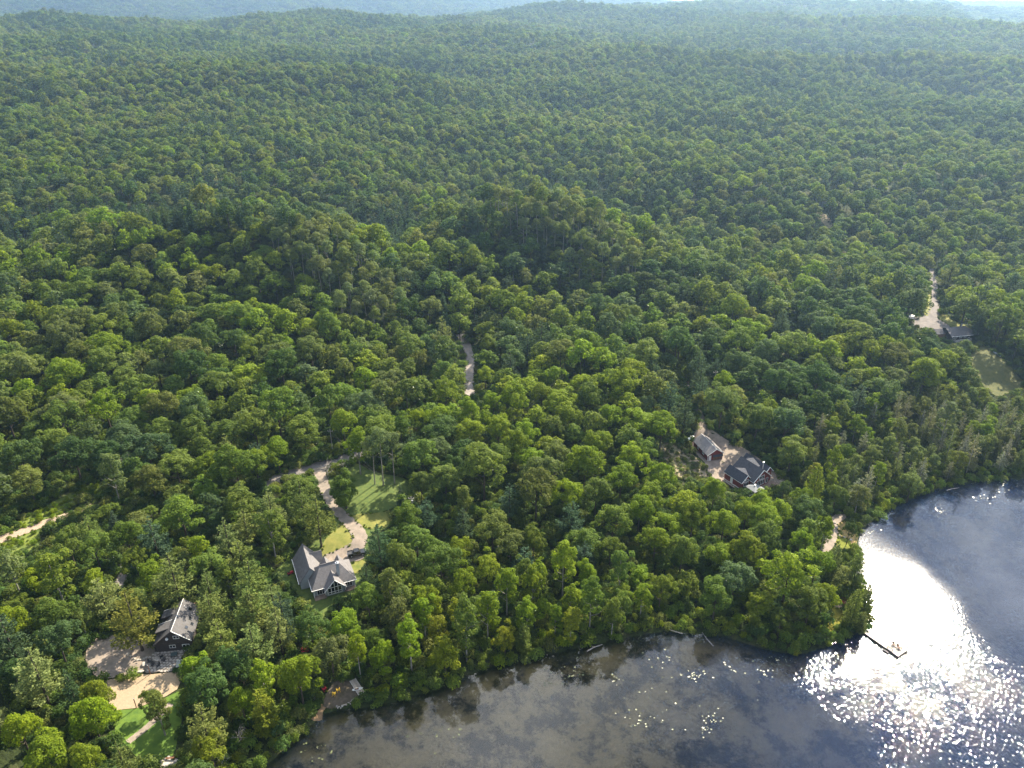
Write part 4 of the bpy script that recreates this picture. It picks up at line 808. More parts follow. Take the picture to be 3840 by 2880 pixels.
for f, a, b, L, rz, lb in (('B6', 1640, 400, 5., .6, 'bleached fallen log half in the water at the middle of the shore'), ('B6', 2140, 285, 6., 2.6, 'grey fallen trunk leaning into the water near the low shoreline bend'), ('B5', 160, 690, 5.5, 1.9, 'thin fallen trunk in the dark water below the point'), ('B6', 1000, 430, 4., .2, 'short grey driftwood log tangled in the shore bushes'), ('A7', 1010, 330, 5., 2.9, 'dark drowned trunk beside the swamp shore'), ('A7', 1620, 190, 6., .4, 'pale drowned log among lilies by the far shore')):
    p = np.array(flat(*zz(f, [(a, b)])[0])); t = MB().tube([(-L/2, 0, .35), (0, .15, .16), (L/2, -.1, -.1)], [.17, .14, .07], 7).tube([(-.6, .05, .2), (-.2, .8, .55)], [.06, .02], 5).tube([(.8, .0, .1), (1.3, -.7, .4)], [.05, .02], 5).done('fallen_log', DEADWOOD)
    t.location = (p[0], p[1], .12); t.rotation_euler = (0, 0, rz); prm(t, lb, 'log', 'fallen logs along the shore')
# ================= tree shapes =================
def cards(P, N, size, rg, asp=1.0, along=None, jit=.36):
    """leaf sprays: one small four-cornered blade per point"""
    n = len(P); N = N+rg.normal(0, jit, (n, 3)); N /= np.linalg.norm(N, axis=1)[:, None]+1e-9
    T = rg.normal(0, 1, (n, 3)) if along is None else along+rg.normal(0, .25, (n, 3))
    T -= N*(T*N).sum(1)[:, None]; T /= np.linalg.norm(T, axis=1)[:, None]+1e-9
    B = np.cross(N, T); s = size[:, None]; a = T*s*asp*.5; b = B*s*.5
    k = rg.uniform(.55, 1.0, (n, 4, 1))
    V = np.stack([P-a*k[:, 0], P-b*k[:, 1]+N*s*.12, P+a*k[:, 2], P+b*k[:, 3]+N*s*.12], 1).reshape(-1, 3)
    return V
def leafmesh(name, V, var, mat, extra=None):
    n = len(V)//4; F = np.arange(n*4).reshape(-1, 4)
    if extra is not None:                      # trunk joined in (forest trees only)
        ev, ef, em = extra; F2 = np.array(ef)+n*4; V = np.concatenate([V, ev]); F = np.concatenate([F, F2])
    me = np_mesh(name, V, F, [mat]+([extra[2]] if extra is not None else []))
    at_ = me.attributes.new('leafvar', 'FLOAT', 'FACE'); vv = np.zeros(len(me.polygons), np.float32); vv[:n] = var[:n]; at_.data.foreach_set('value', vv)
    if extra is not None: mi = np.zeros(len(me.polygons), np.int32); mi[n:] = 1; me.polygons.foreach_set('material_index', mi)
    return me
def dirs(n, rg, zmin=-1.):
    z = rg.uniform(zmin, 1, n); t = rg.uniform(0, 2*math.pi, n); r = np.sqrt(1-z*z)
    return np.stack([r*np.cos(t), r*np.sin(t), z], 1)
def trunk_mb(H, r, rg, limbs=5, lean=.3, top=.72, hspan=(.35, .7), L=.2):
    mb = MB(); a = rg.uniform(0, 6.28); k = lean
    pts = [(k*math.cos(a)*t*t, k*math.sin(a)*t*t, t*H*top-.3*(t == 0)) for t in (0, .3, .6, 1.)]
    mb.tube(pts, [r*1.25, r*.9, r*.65, r*.3], 7, False)
    for i in range(limbs):
        t = rg.uniform(*hspan); q = rg.uniform(0, 6.28); b = Vector((k*math.cos(a)*t*t, k*math.sin(a)*t*t, t*H*top)); l = L*H*rg.uniform(.7, 1.2)
        mb.tube([b, b+Vector((math.cos(q)*l*.55, math.sin(q)*l*.55, l*.35)), b+Vector((math.cos(q)*l, math.sin(q)*l, l*.85))], [r*.42, r*.28, r*.1], 5, False)
    return mb
def lobed(seed, H, D, zc, rz, nl, npl, lr, ls, up=.35, drop=.0, zmin=-.55):
    """crown of overlapping leafy lobes with gaps between them"""
    rg = np.random.default_rng(seed); d = dirs(nl*2, rg, zmin)
    keep = [0]
    for i in range(1, len(d)):                      # spread the lobes out
        if len(keep) >= nl: break
        if min(np.linalg.norm(d[i]-d[j]) for j in keep) > 1.25/math.sqrt(nl): keep.append(i)
    d = d[keep]; nl = len(d); f1, f2 = rg.uniform(0, 6.28, 2); az_ = np.arctan2(d[:, 1], d[:, 0]); rad = (rg.uniform(.66, 1.12, nl)*(1+.20*np.sin(2*az_+f1)+.14*np.sin(3*az_+f2))*(1-.12*np.maximum(d[:, 2], 0)))[:, None]; LR = rg.uniform(*lr, nl)
    C = d*rad*np.array([D/2, D/2, rz])*.84; C[:, 2] += zc*H
    C = np.concatenate([C, np.array([[0, 0, zc*H+rz*.55], [D*.1, 0, zc*H]])]); LR = np.concatenate([LR, [lr[1]*1.15, lr[1]*1.3]]); d = np.concatenate([d, [[0, 0, 1.], [0, 0, .5]]])
    Vs, va = [], []
    for c, r, o in zip(C, LR, d):
        n = int(npl*(r/np.mean(lr))**2); q = dirs(n*2, rg); w = q@o+q[:, 2]*.7; q = q[np.argsort(-w+rg.normal(0, .5, len(w)))[:n]]
        sh = 1+.22*np.sin(q[:, 0]*5+seed)*np.sin(q[:, 1]*5+r*9)+rg.normal(0, .08, n)
        P = c+q*np.array([r, r, r*.8])*sh[:, None]; N = q*.8+np.array([0, 0, up])
        Vs.append(cards(P, N, rg.uniform(ls[0], ls[1], n), rg, 1.25)); va.append(np.clip(rg.normal(.5, .17, n)+(rg.uniform(-.12, .12)), 0, 1))
    return np.concatenate(Vs), np.concatenate(va)
def whorled(seed, H, R0, nw, nb, npb, ls, droop=.0, tip=.25, z0=.22, shape=1., ragged=.25, asp=1.7):
    """conifer: whorls of boughs, each a plume of needle sprays"""
    rg = np.random.default_rng(seed); Vs, va = [], []
    for w in range(nw):
        t = w/(nw-1.); z = H*(z0+(1-z0)*t*.97); L0 = R0*(1-t)**shape+.35
        if t < .15: L0 *= .8
        for b in range(max(3, int(nb*(1-.45*t)))):
            q = b*2*math.pi/max(3, int(nb*(1-.45*t)))+w*1.1+rg.normal(0, .25); L = L0*rg.uniform(1-ragged*1.6, 1+ragged)
            n = max(6, int(npb*(L/R0)**1.15)); s = rg.uniform(.12, 1, n)**.7; dr = np.array([math.cos(q), math.sin(q), 0]); sd = np.array([-dr[1], dr[0], 0])
            wd = (.08+.21*np.sin(np.clip(s, 0, 1)*2.6))*L
            P = dr*(s*L)[:, None]+sd*(rg.normal(0, .55, n)*wd)[:, None]; P[:, 2] += z+L*(tip*s*s-droop*s)+rg.normal(0, .09*L+.05, n)
            N = np.tile(np.array([0, 0, 1.])-dr*.15, (n, 1)); al = np.tile(dr, (n, 1))+sd*(rg.normal(0, .6, n))[:, None]; al[:, 2] += .25
            Vs.append(cards(P, N, rg.uniform(ls[0], ls[1], n), rg, asp, al, .5)); va.append(np.clip(rg.normal(.45, .16, n)+.18*(s-.5)+rg.uniform(-.1, .1), 0, 1))
    return np.concatenate(Vs), np.concatenate(va)
def simple_trunk(H, r, bark, top=.7):
    mb = MB().tube([(0, 0, -.5), (0, 0, H*.5), (0, 0, H*top)], [r, r*.7, r*.3], 5, False); return np.array(mb.v), mb.f, bark
KINDS = {}   # name -> list of (crown mesh, trunk mesh), real size H, D
def regk(name, H, D, crowns, trunks, smooth=True): KINDS[name] = dict(H=H, D=D, m=list(zip(crowns, trunks)))
rgt = np.random.default_rng(5)
regk('broadleaf_tree', 16., 9., [leafmesh('broad_crown', *lobed(s, 16, dd, zc, rz, nl, 125, (.72, 1.32), (.28, .52)), LEAF) for s, (dd, zc, rz, nl) in enumerate(((9., .62, 5.2, 40), (9.6, .64, 4.4, 38), (8.2, .60, 6.2, 44), (9.2, .60, 5.0, 30), (7.8, .62, 5.6, 34), (10., .66, 4.2, 46), (8.6, .58, 6.0, 28), (9., .62, 5.2, 52), (9.8, .64, 4.8, 34)))], [trunk_mb(16, .24, rgt).mesh('broad_trunk', BARK, True) for _ in range(9)])
regk('dense_round_tree', 13., 8., [leafmesh('round_crown', *lobed(15, 13, 7.8, .52, 6.6, 70, 120, (.7, 1.2), (.28, .5), zmin=-.95), LEAF)], [trunk_mb(13, .25, rgt).mesh('round_trunk', BARK, True)])
regk('slender_tree', 16., 5.5, [leafmesh('slender_crown', *lobed(20+s, 16, 5.2, .60, 5.9, 32, 90, (.55, 1.0), (.26, .5), zmin=-.85), LEAF) for s in range(4)], [trunk_mb(16, .17, rgt, 4, .5, .8).mesh('slender_trunk', PALEBARK, True) for _ in range(4)])
regk('aspen_tree', 18., 5.6, [leafmesh('aspen_crown', *lobed(40+s, 18, 5.4, .74, 4.2, 26, 100, (.65, 1.1), (.22, .42), zmin=-.7), LEAF) for s in range(4)], [trunk_mb(18, .16, rgt, 4, .7, .84, (.55, .85), .12).mesh('aspen_trunk', PALEBARK, True) for _ in range(4)])
regk('pine_tree', 19., 9., [leafmesh('pine_crown', *whorled(60+s, 19, 4.6, 10, 6, 120, (.28, .52), .02, .34, .26, .70, .32), NEEDLE) for s in range(5)], [trunk_mb(19, .26, rgt, 3, .2, .95, (.3, .6), .12).mesh('pine_trunk', BARK, True) for _ in range(5)])
regk('spruce_tree', 15., 5.2, [leafmesh('spruce_crown', *whorled(80+s, 15, 2.6, 20, 8, 42, (.24, .45), .28, .12, .08, .92, .16), NEEDLE) for s in range(3)], [trunk_mb(15, .18, rgt, 0, .05, .96).mesh('spruce_trunk', BARK, True) for _ in range(3)])
regk('cedar_tree', 11., 4.6, [leafmesh('cedar_crown', *whorled(90+s, 11, 2.2, 16, 8, 60, (.22, .42), -.25, .25, .06, .62, .2, 1.2), NEEDLE) for s in range(3)], [trunk_mb(11, .15, rgt, 0, .4, .9).mesh('cedar_trunk', BARK, True) for _ in range(3)])
regk('grey_tamarack', 15., 5.0, [leafmesh('tamarack_crown', *whorled(100+s, 15, 2.4, 20, 7, 26, (.16, .36), .10, .2, .12, .8, .4, 2.2), NEEDLE) for s in range(4)], [trunk_mb(15, .13, rgt, 6, .7, .97, (.3, .9), .10).mesh('tamarack_trunk', DEADWOOD, True) for _ in range(4)])
def dead_mb(seed, H):
    rg = np.random.default_rng(seed); mb = MB(); top = [(0, 0, -.3), (.1, 0, H*.35), (.2, .1, H*.6)]; mb.tube(top, [.15, .12, .09], 6, False)
    for i in range(13):
        t = rg.uniform(.3, 1.); b = Vector((.2*t, .1*t, H*.6*t)); q = rg.uniform(0, 6.28); l = H*rg.uniform(.2, .42); e = Vector((math.cos(q), math.sin(q), rg.uniform(.5, 1.3))).normalized()
        m = b+e*l*.5+Vector(rg.normal(0, .15, 3)); f = b+e*l; mb.tube([b, m, f], [.075, .05, .02], 5, False)
        for j in range(4): g = m+(f-m)*rg.uniform(0, .9); mb.tube([g, g+Vector(rg.normal(0, .5, 3))+e*.7], [.035, .012], 4, False)
    return mb
regk('dead_tree', 8., 5., [None]*3, [dead_mb(120+s, 8.).mesh('dead_limbs', DEADWOOD) for s in range(3)])
# ================= colour of each stand, from the photograph =================
TINT = {'bright': (.126, .180, .011), 'mid': (.096, .141, .022), 'dark': (.054, .094, .022), 'blue': (.070, .110, .036), 'olive': (0.105, 0.134, 0.033), 'yellow': (.140, .172, .014), 'grey': (.140, .152, .090), 'pale': (0.120, 0.154, 0.057), 'pine': (0.120, 0.154, 0.043), 'ypine': (.150, .162, .026), 'dpine': (0.046, 0.079, 0.037)}
WORD = {'bright': 'yellow green', 'mid': 'mid green', 'dark': 'deep green', 'blue': 'bluish green', 'olive': 'olive green', 'yellow': 'yellowing', 'grey': 'greyish', 'pale': 'pale green', 'pine': 'soft green', 'ypine': 'golden green', 'dpine': 'dark green'}
KW = {'dense_round_tree': 'dense egg shaped broadleaf tree', 'broadleaf_tree': 'broadleaf tree', 'slender_tree': 'slender broadleaf', 'aspen_tree': 'tall pale stemmed aspen', 'pine_tree': 'long needled pine', 'spruce_tree': 'pointed spruce', 'cedar_tree': 'dense cedar', 'grey_tamarack': 'thin feathery tamarack', 'dead_tree': 'bare dead tree'}
b_, s_, a_, p_, r_, c_, t_, d_ = 'broadleaf_tree', 'slender_tree', 'aspen_tree', 'pine_tree', 'spruce_tree', 'cedar_tree', 'grey_tamarack', 'dead_tree'
# kind, crown centre in the photograph, crown width, colour
HAND = [(p_,850,1690,95,'pine'),(s_,416,1763,84,'pale'),(p_,850,2007,105,'pine'),(p_,651,2160,165,'pine'),(p_,493,2300,172,'ypine'),(b_,900,1880,140,'mid'),(b_,678,1925,150,'mid'),(b_,565,1790,120,'olive'),
 (b_,253,2030,120,'mid'),(b_,59,1680,62,'mid'),(b_,104,1800,118,'olive'),(s_,36,2120,85,'pale'),(s_,199,2142,110,'mid'),(b_,353,2052,115,'mid'),(b_,203,2305,125,'mid'),(p_,782,2197,105,'pine'),
 (b_,506,2097,100,'mid'),(s_,741,2052,70,'bright'),(p_,940,2165,140,'pine'),(b_,27,2330,135,'bright'),(b_,217,2401,150,'blue'),(p_,136,2515,170,'pine'),(b_,357,2600,105,'yellow'),(b_,343,2680,150,'bright'),(b_,77,2745,140,'bright'),
 (b_,172,2815,150,'bright'),(b_,325,2850,115,'bright'),(p_,455,2850,110,'pine'),(p_,764,2720,165,'pine'),(b_,790,2815,135,'yellow'),(p_,791,2290,140,'pine'),(p_,940,2275,130,'pine'),(p_,830,2400,150,'pine'),(p_,949,2410,130,'pine'),
 (b_,775,2565,150,'dark'),(b_,870,2480,120,'dark'),(b_,905,2520,95,'dark'),(c_,985,2650,105,'yellow'),(d_,893,2740,60,'grey'),(d_,832,2855,50,'grey'),('dense_round_tree',1289,1822,104,'mid'),(d_,1225,1745,60,'grey'),(d_,1285,1735,40,'grey'),(s_,1339,1655,82,'bright'),
 (a_,1425,1680,85,'pale'),(a_,1470,1690,75,'pale'),(a_,1395,1700,70,'pale'),(r_,1501,1845,34,'dpine'),(b_,1578,1808,82,'olive'),(b_,1705,1750,85,'dark'),(s_,1741,1875,72,'olive'),(p_,1189,1934,132,'pine'),(s_,1013,1971,95,'mid'),
 (p_,1420,2035,112,'dpine'),(p_,1375,2165,72,'dpine'),(b_,1524,1930,115,'mid'),(b_,1501,2085,110,'mid'),(b_,1623,2060,100,'mid'),(b_,1727,2060,95,'bright'),(b_,1827,2120,100,'yellow'),(b_,1736,2175,110,'bright'),(b_,1619,2205,100,'mid'),
 (p_,1058,2290,110,'dpine'),(p_,945,2290,125,'pine'),(p_,1040,2345,115,'pine'),(b_,1162,2340,110,'dark'),(b_,1289,2345,125,'bright'),(b_,1239,2450,125,'pale'),(b_,1120,2540,150,'bright'),(b_,1379,2245,105,'mid'),(s_,1510,2240,80,'olive'),
 (s_,1632,2252,66,'bright'),(s_,1641,2356,78,'yellow'),(b_,1668,2452,122,'yellow'),(b_,1397,2405,100,'mid'),(b_,1436,2462,104,'bright'),(c_,1442,2560,76,'yellow'),(s_,1714,2300,78,'yellow'),(s_,1827,2280,90,'bright'),(s_,1900,2190,85,'bright'),
 (s_,1974,2295,78,'bright'),(b_,1893,2385,85,'yellow'),(s_,2142,2320,74,'yellow'),(s_,2084,2305,56,'bright'),(s_,2385,2270,98,'bright'),(s_,2300,2290,70,'mid'),(b_,2959,2140,180,'bright'),(b_,3063,2115,120,'bright'),(b_,3090,2230,100,'bright'),
 (p_,3029,2370,120,'bright'),(b_,3185,2385,88,'dark'),(b_,2930,2320,75,'mid'),(b_,2757,2165,145,'blue'),(s_,2624,2330,90,'mid'),(c_,3214,2125,72,'olive'),(c_,3133,2095,65,'olive'),(c_,3254,2235,56,'olive'),(c_,3208,2265,70,'olive'),(c_,3237,2325,40,'olive'),
 (b_,2680,1835,80,'bright'),(b_,2852,1885,95,'bright'),(b_,2920,1915,95,'bright'),(b_,2800,1915,80,'bright'),(b_,2940,1835,58,'blue'),(b_,3006,1872,85,'bright'),(c_,3060,1805,80,'bright'),(b_,3137,1853,68,'mid'),(s_,3096,1978,56,'bright'),(b_,3187,1988,54,'dark'),
 (b_,2459,2025,108,'bright'),(b_,2716,1960,105,'bright'),(b_,2600,1930,110,'bright'),(b_,2560,2060,115,'mid'),(b_,2860,2010,120,'mid'),(b_,3001,2025,85,'bright'),(b_,2423,1520,62,'pale'),(b_,2621,1500,60,'olive'),(b_,2875,1545,85,'bright'),(b_,2715,1430,80,'bright'),
 (b_,2470,1780,105,'bright'),(b_,2400,1900,115,'bright'),(b_,2330,1790,110,'bright'),(b_,2250,1650,110,'bright'),(b_,2130,1560,105,'bright'),(b_,2030,1480,95,'bright'),(b_,2190,1440,95,'bright'),(b_,2290,1560,90,'bright'),(b_,1980,1620,100,'bright'),(b_,2080,1700,115,'olive'),
 (b_,1850,1500,75,'bright'),(b_,1760,1540,90,'bright'),(b_,1640,1560,85,'bright'),(b_,1560,1570,70,'bright'),(b_,1820,1400,70,'bright'),(b_,1830,1290,70,'mid'),(b_,1930,1340,90,'blue'),(p_,2030,1260,95,'dpine'),(p_,1660,1245,95,'pine'),(b_,1660,1390,75,'mid'),(b_,1610,1150,90,'olive'),
 (b_,3180,1700,60,'mid'),(s_,3130,1720,55,'bright'),(b_,3520,1800,90,'yellow'),(b_,3420,1810,80,'olive'),(s_,3555,1560,70,'pale'),(b_,3480,1310,95,'dark'),(p_,3570,1010,80,'pine'),(b_,3460,1030,70,'bright'),(b_,3400,1300,80,'mid'),(p_,3500,1290,50,'dpine'),(b_,3620,1300,50,'pale'),
 (s_,588,2650,88,'olive'),(b_,550,2620,60,'mid'),(b_,2330,2230,75,'mid'),(b_,2480,2200,95,'mid'),(b_,2200,2150,85,'bright'),(s_,2020,2150,75,'bright'),(b_,2120,2090,90,'mid'),(b_,2290,2060,100,'mid'),(b_,2000,2020,100,'mid')]
MASK = []
for nm, P in SHEETS.items():
    P = np.array(P, float); lo, hi = P.min(0), P.max(0); st = 9.
    gx, gy = np.meshgrid(np.arange(lo[0], hi[0]+1, st), np.arange(lo[1], hi[1]+1, st)); ok = inpoly(gx.ravel(), gy.ravel(), P)
    MASK.append(np.stack([gx.ravel()[ok], gy.ravel()[ok]], 1))
MASK = np.concatenate(MASK)
CLEARG = [np.array([at(*p)[:2] for p in P]) for nm, P in SHEETS.items() if not nm.startswith(('hs', 'gar'))]
TREES = []   # dict(kind,x,y,z,s,sz,rot,tint,px,cx,cy)
def addtree(kind, x, y, D, tint, rg, hk=1., hand=False):
    k = KINDS[kind]; s = D/k['D']; sz = s*hk
    z = float(hgt(x, y)); c = proj((x, y, z+.62*k['H']*sz))[0]
    TREES.append(dict(kind=kind, x=x, y=y, z=z, s=s, sz=sz, rot=rg.uniform(0, 6.28), tint=tint, cx=c[0], cy=c[1], px=D*FPX/c[2], dep=c[2], hand=hand, D=D, H=k['H']*sz))
rg = np.random.default_rng(3)
for kind, u, v, w, tint in HAND:
    k = KINDS[kind]; D = 8.
    for _ in range(5):
        hk = 1.0 if D > 5 else 1.15
        if kind == b_ and D < 7: hk = 1.15
        if kind == b_ and D > 9.5: hk = .82
        if kind == p_ and D > 9: hk = .85
        if kind == p_ and D < 7: hk = 1.15
        H = k['H']*D/k['D']*hk; p = at(u, v, .62*H); D = w*proj((p[0], p[1], p[2]+.62*H))[0, 2]/FPX
    if lake_sd(p[0], p[1]) < -1.: 
        continue
    addtree(kind, p[0], p[1], D, tint, rg, hk, True)
nhand = len(TREES)
# zones, in photo pixels
ZB = zz('P', [(1640,1480),(2020,1360),(2330,1330),(2520,1620),(2720,1830),(3100,2060),(3130,2200),(2900,2330),(2600,2150),(2300,2040),(2150,1850),(1900,1700),(1700,1620)])
ZA = [zz('P', [(950,840),(1300,860),(1540,1090),(1500,1270),(1250,1180),(1080,1000)]), zz('P', [(1820,730),(2150,770),(2340,890),(2440,1060),(2180,1010),(1950,880)])]
ZS = zz('P', [(2980,1640),(3120,1560),(3300,1500),(3520,1440),(3900,1400),(3900,1830),(3560,1850),(3300,1940),(3150,1960),(3060,1820)])
ZP = zz('P', [(-200,1900),(1150,1850),(1250,2150),(1180,2560),(900,2900),(-200,2950)])
ZY = zz('P', [(1250,2180),(2500,2120),(2450,2400),(1500,2700),(1250,2500)])
ZC = zz('P', [(480,880),(760,845),(1000,860),(1040,980),(900,1060),(560,1000)])
ZV = zz('P', [(-100,800),(500,770),(900,760),(960,825),(560,855),(420,900),(-100,950)])
ZX = zz('P', [(1680,690),(2300,660),(2500,760),(2360,830),(2150,740),(1820,715)])
ZW = zz('P', [(1300,760),(1560,770),(1560,850),(1500,930),(1420,900),(1320,850)])
ZL = zz('P', [(-200,800),(1000,820),(1500,1150),(1600,1500),(900,1700),(-200,1750)])
def inz(u, v, Z): return bool(inpoly(np.array([u]), np.array([v]), Z)[0])
# fill, nearest first
cell = {}
def near_ok(x, y, D):
    i, j = int(x//9), int(y//9)
    for a in range(i-1, i+2):
        for b in range(j-1, j+2):
            for (X, Y, E) in cell.get((a, b), ()):
                if (X-x)**2+(Y-y)**2 < ((.335 if x*x+y*y > 78400 else .385)*(D+E))**2: return False
    return True
def put(x, y, D): cell.setdefault((int(x//9), int(y//9)), []).append((x, y, D))
for t in TREES: put(t['x'], t['y'], t['D'])
cand = []
for R0, R1_, st in ((45, 430, 4.1), (430, 700, 4.5)):
    n_ = int((R1_-R0)/st)
    for i in range(n_):
        r = R0+i*st; m = max(4, int(r*math.radians(96)/st))
        for j in range(m): q = math.radians(-48+96*(j+rg.uniform(-.45, .45))/m); rr_ = r+rg.uniform(-.45, .45)*st; cand.append((rr_*math.sin(q), rr_*math.cos(q)))
cand = np.array(cand); sd = lake_sd(cand[:, 0], cand[:, 1]); cand, sd = cand[sd > 1.2], sd[sd > 1.2]
hz = hgt(cand[:, 0], cand[:, 1]); pj = proj(np.c_[cand, hz+8.])
clr = np.zeros(len(cand), bool)
for G in CLEARG: clr |= inpoly(cand[:, 0], cand[:, 1], G)
noise1 = np.sin(cand[:, 0]/17+2*np.sin(cand[:, 1]/23))+np.sin(cand[:, 1]/13.+cand[:, 0]/31.)
order = np.argsort(rg.uniform(0, 1, len(cand))+np.hypot(cand[:, 0], cand[:, 1])*.004)
for i in order:
    x, y = cand[i]; u, v, dep = pj[i]; rnd = rg.uniform(); Rr = math.hypot(x, y)
    kind, D, tint, hk = b_, rg.uniform(8.2, 13.4), 'mid', rg.uniform(.68, 1.0)
    nz = noise1[i]+rg.normal(0, .5)
    tint = 'dark' if nz < -.9 else 'blue' if nz < -.35 else 'mid' if nz < .7 else 'olive' if nz < 1.3 else 'bright'
    if Rr > 425: D *= .80
    if Rr > 430: tint = ['mid', 'blue', 'olive', 'mid', 'pale', 'dark', 'bright'][int(rg.integers(0, 7))] if rnd < .7 else tint
    if inz(u, v, ZB): tint = 'bright' if rnd < .75 else 'mid'; D = rg.uniform(8.2, 12)
    elif inz(u, v, ZA[0]) or inz(u, v, ZA[1]): kind, D, tint = a_, rg.uniform(5.2, 7.4), ('pale' if rnd < .5 else 'olive' if rnd < .85 else 'mid')
    elif inz(u, v, ZC): tint = 'bright' if rnd < .6 else 'olive' if rnd < .75 else 'mid'; D = rg.uniform(7, 10)  # knoll crest: sunlight on it is put into brighter leaf tints
    elif (inz(u, v, ZV) or inz(u, v, ZW) or inz(u, v, ZX)) and rnd < .72: kind, D, tint = (r_ if rnd < .35 else p_), rg.uniform(4.4, 6.5), 'dpine'; D += 2*(kind == p_)
    elif inz(u, v, ZS):
        if rnd < .40: kind, D, tint = t_, rg.uniform(3.6, 5.6), 'grey' if rnd < .27 else 'olive'
        elif rnd < .62: kind, D, tint = c_, rg.uniform(3.4, 5), 'olive'
        else: kind, D, tint = s_, rg.uniform(4, 6.2), ('olive' if rnd < .82 else 'bright' if rnd < .94 else 'yellow')
    elif inz(u, v, ZP):
        if rnd < .34: kind, D, tint = p_, rg.uniform(7, 10.5), ('pine' if rnd < .27 else 'dpine')
        elif rnd < .43: kind, D, tint, hk = r_, rg.uniform(4.6, 6.2), 'dpine', rg.uniform(1., 1.2)
        elif rnd < .62: kind, D = s_, rg.uniform(4.6, 6.4)
        else: D = rg.uniform(7.5, 11.5)
    elif inz(u, v, ZY):
        if rnd < .62: kind, D, tint, hk = s_, rg.uniform(4.4, 6.8), ('bright' if rnd < .3 else 'olive' if rnd < .42 else 'mid'), rg.uniform(.95, 1.25)
        elif rnd < .70: kind, D, tint = c_, rg.uniform(3.4, 4.8), 'dpine' if rnd < .66 else 'olive'
        else: D = rg.uniform(5.6, 8.6); tint = ('dark' if rnd < .78 else 'mid' if rnd < .9 else 'bright')
    elif inz(u, v, ZL): tint = tint if rnd < .45 else ('mid' if rnd < .75 else 'olive' if rnd < .93 else 'bright'); D = rg.uniform(8.5, 13.5)
    elif rnd < .10: kind, D, tint = p_, rg.uniform(6.5, 9.5), 'dpine'
    elif rnd < .16 and Rr > 330: kind, D, tint = r_, rg.uniform(4., 5.6), 'dpine'
    if 260 < u < 660 and 1780 < v < 1960: hk *= .62; D *= .75
    if sd[i] < 14 and kind == b_ and D > 7: D *= .78
    if sd[i] < D*.32: continue
    if not near_ok(x, y, D): continue
    k = KINDS[kind]; H = k['H']*D/k['D']*hk; sc = FPX/dep
    c = proj((x, y, hz[i]+.60*H))[0]; base = proj((x, y, hz[i]))[0]
    ex, ey = D*.5*sc, max(.42*H*.75*sc, D*.42*sc)
    dm = ((MASK[:, 0]-c[0])/ex)**2+((MASK[:, 1]-c[1])/ey)**2
    if (dm < .95).any(): continue
    if clr[i]: continue
    addtree(kind, x, y, D, tint, rg, hk); put(x, y, D)
# ---- which ones are objects of their own: the largest in the picture ----
LIM = {'dense_round_tree': 5, b_: 255, s_: 150, a_: 90, p_: 110, r_: 45, c_: 60, t_: 90, d_: 20}
for t in TREES: t['inf'] = -40 < t['cx'] < 3880 and -40 < t['cy'] < 2940
solo = []
for k in KINDS:
    L = sorted([t for t in TREES if t['kind'] == k and t['inf']], key=lambda t: (-t['hand'], -t['px']))[:LIM[k]]
    for t in L: t['solo'] = True
    solo += L
# ---- labels: look, then place by the nearest landmark ----
LM = [('the grey gabled house', 1225, 2120), ('the black pickup', 1334, 2080), ('the gravel driveway bend', 1345, 1975), ('the woodland road junction', 1190, 1770), ('the shaded lawn', 1480, 1860), ('the brown cottage', 690, 2370), ('the sand court', 560, 2600), ('the gravel yard', 440, 2480), ('the bright lake lawn', 560, 2720),
 ('the stony bank', 640, 2860), ('the dark beach', 1270, 2610), ('the beach platform', 1340, 2570), ('the wet sand spit', 1190, 2680), ('the pale dirt road', 60, 2010), ('the transformer pole', 470, 1770), ('the grassy power line cut', 250, 1900), ('the red house', 2800, 1770), ('the red garage', 2650, 1680), ('the propane tank', 2590, 1645), ('the bare bank', 2560, 1760),
 ('the wooden pier', 3280, 2430), ('the fire ring', 3150, 2260), ('the round lawn', 3165, 2030), ('the gravel track', 3110, 2050), ('the glitter patch', 3500, 2150), ('the forest lane', 1755, 1370), ('the grey lane to the garage', 2590, 1440), ('the charcoal roofed bungalow', 3600, 1260), ('the bungalow driveway', 3495, 1130), ('the dull lawn', 3720, 1380),
 ('the far shore reeds', 3650, 1830), ('the far cabin slope', 3095, 820), ('the rounded knoll crest', 950, 900), ('the aspen ridge', 1400, 1100), ('the central hilltop', 1850, 800), ('the hilltop aspens', 2250, 950), ('the maple stand', 2200, 1560), ('the curved lily bay', 2150, 2420), ('the low shoreline bend', 1700, 2540), ('the point of land', 2950, 2400), ('the valley trees', 1560, 900), ('the lower slope trees', 900, 1450), ('the left border trees', 80, 1400), ('the middle valley', 2100, 1200), ('the eastern slope', 2900, 1200)]
LM = [(n.replace('left ', 'open ').replace('eastern ', 'broad '), x, y) for n, x, y in LM]
ORD = ['', 'second ', 'third ', 'fourth ', 'fifth ', 'sixth ', 'seventh ', 'eighth ', 'ninth ', 'tenth ', 'eleventh ', 'twelfth ', 'thirteenth ', 'fourteenth ', 'fifteenth ', 'sixteenth ', 'seventeenth ', 'eighteenth ', 'nineteenth ', 'twentieth ']+['twenty '+w_+' ' for w_ in 'first second third fourth fifth sixth seventh eighth ninth'.split()]+['thirtieth ']+['thirty '+w_+' ' for w_ in 'first second third fourth fifth sixth seventh eighth ninth'.split()]
cnt = {}
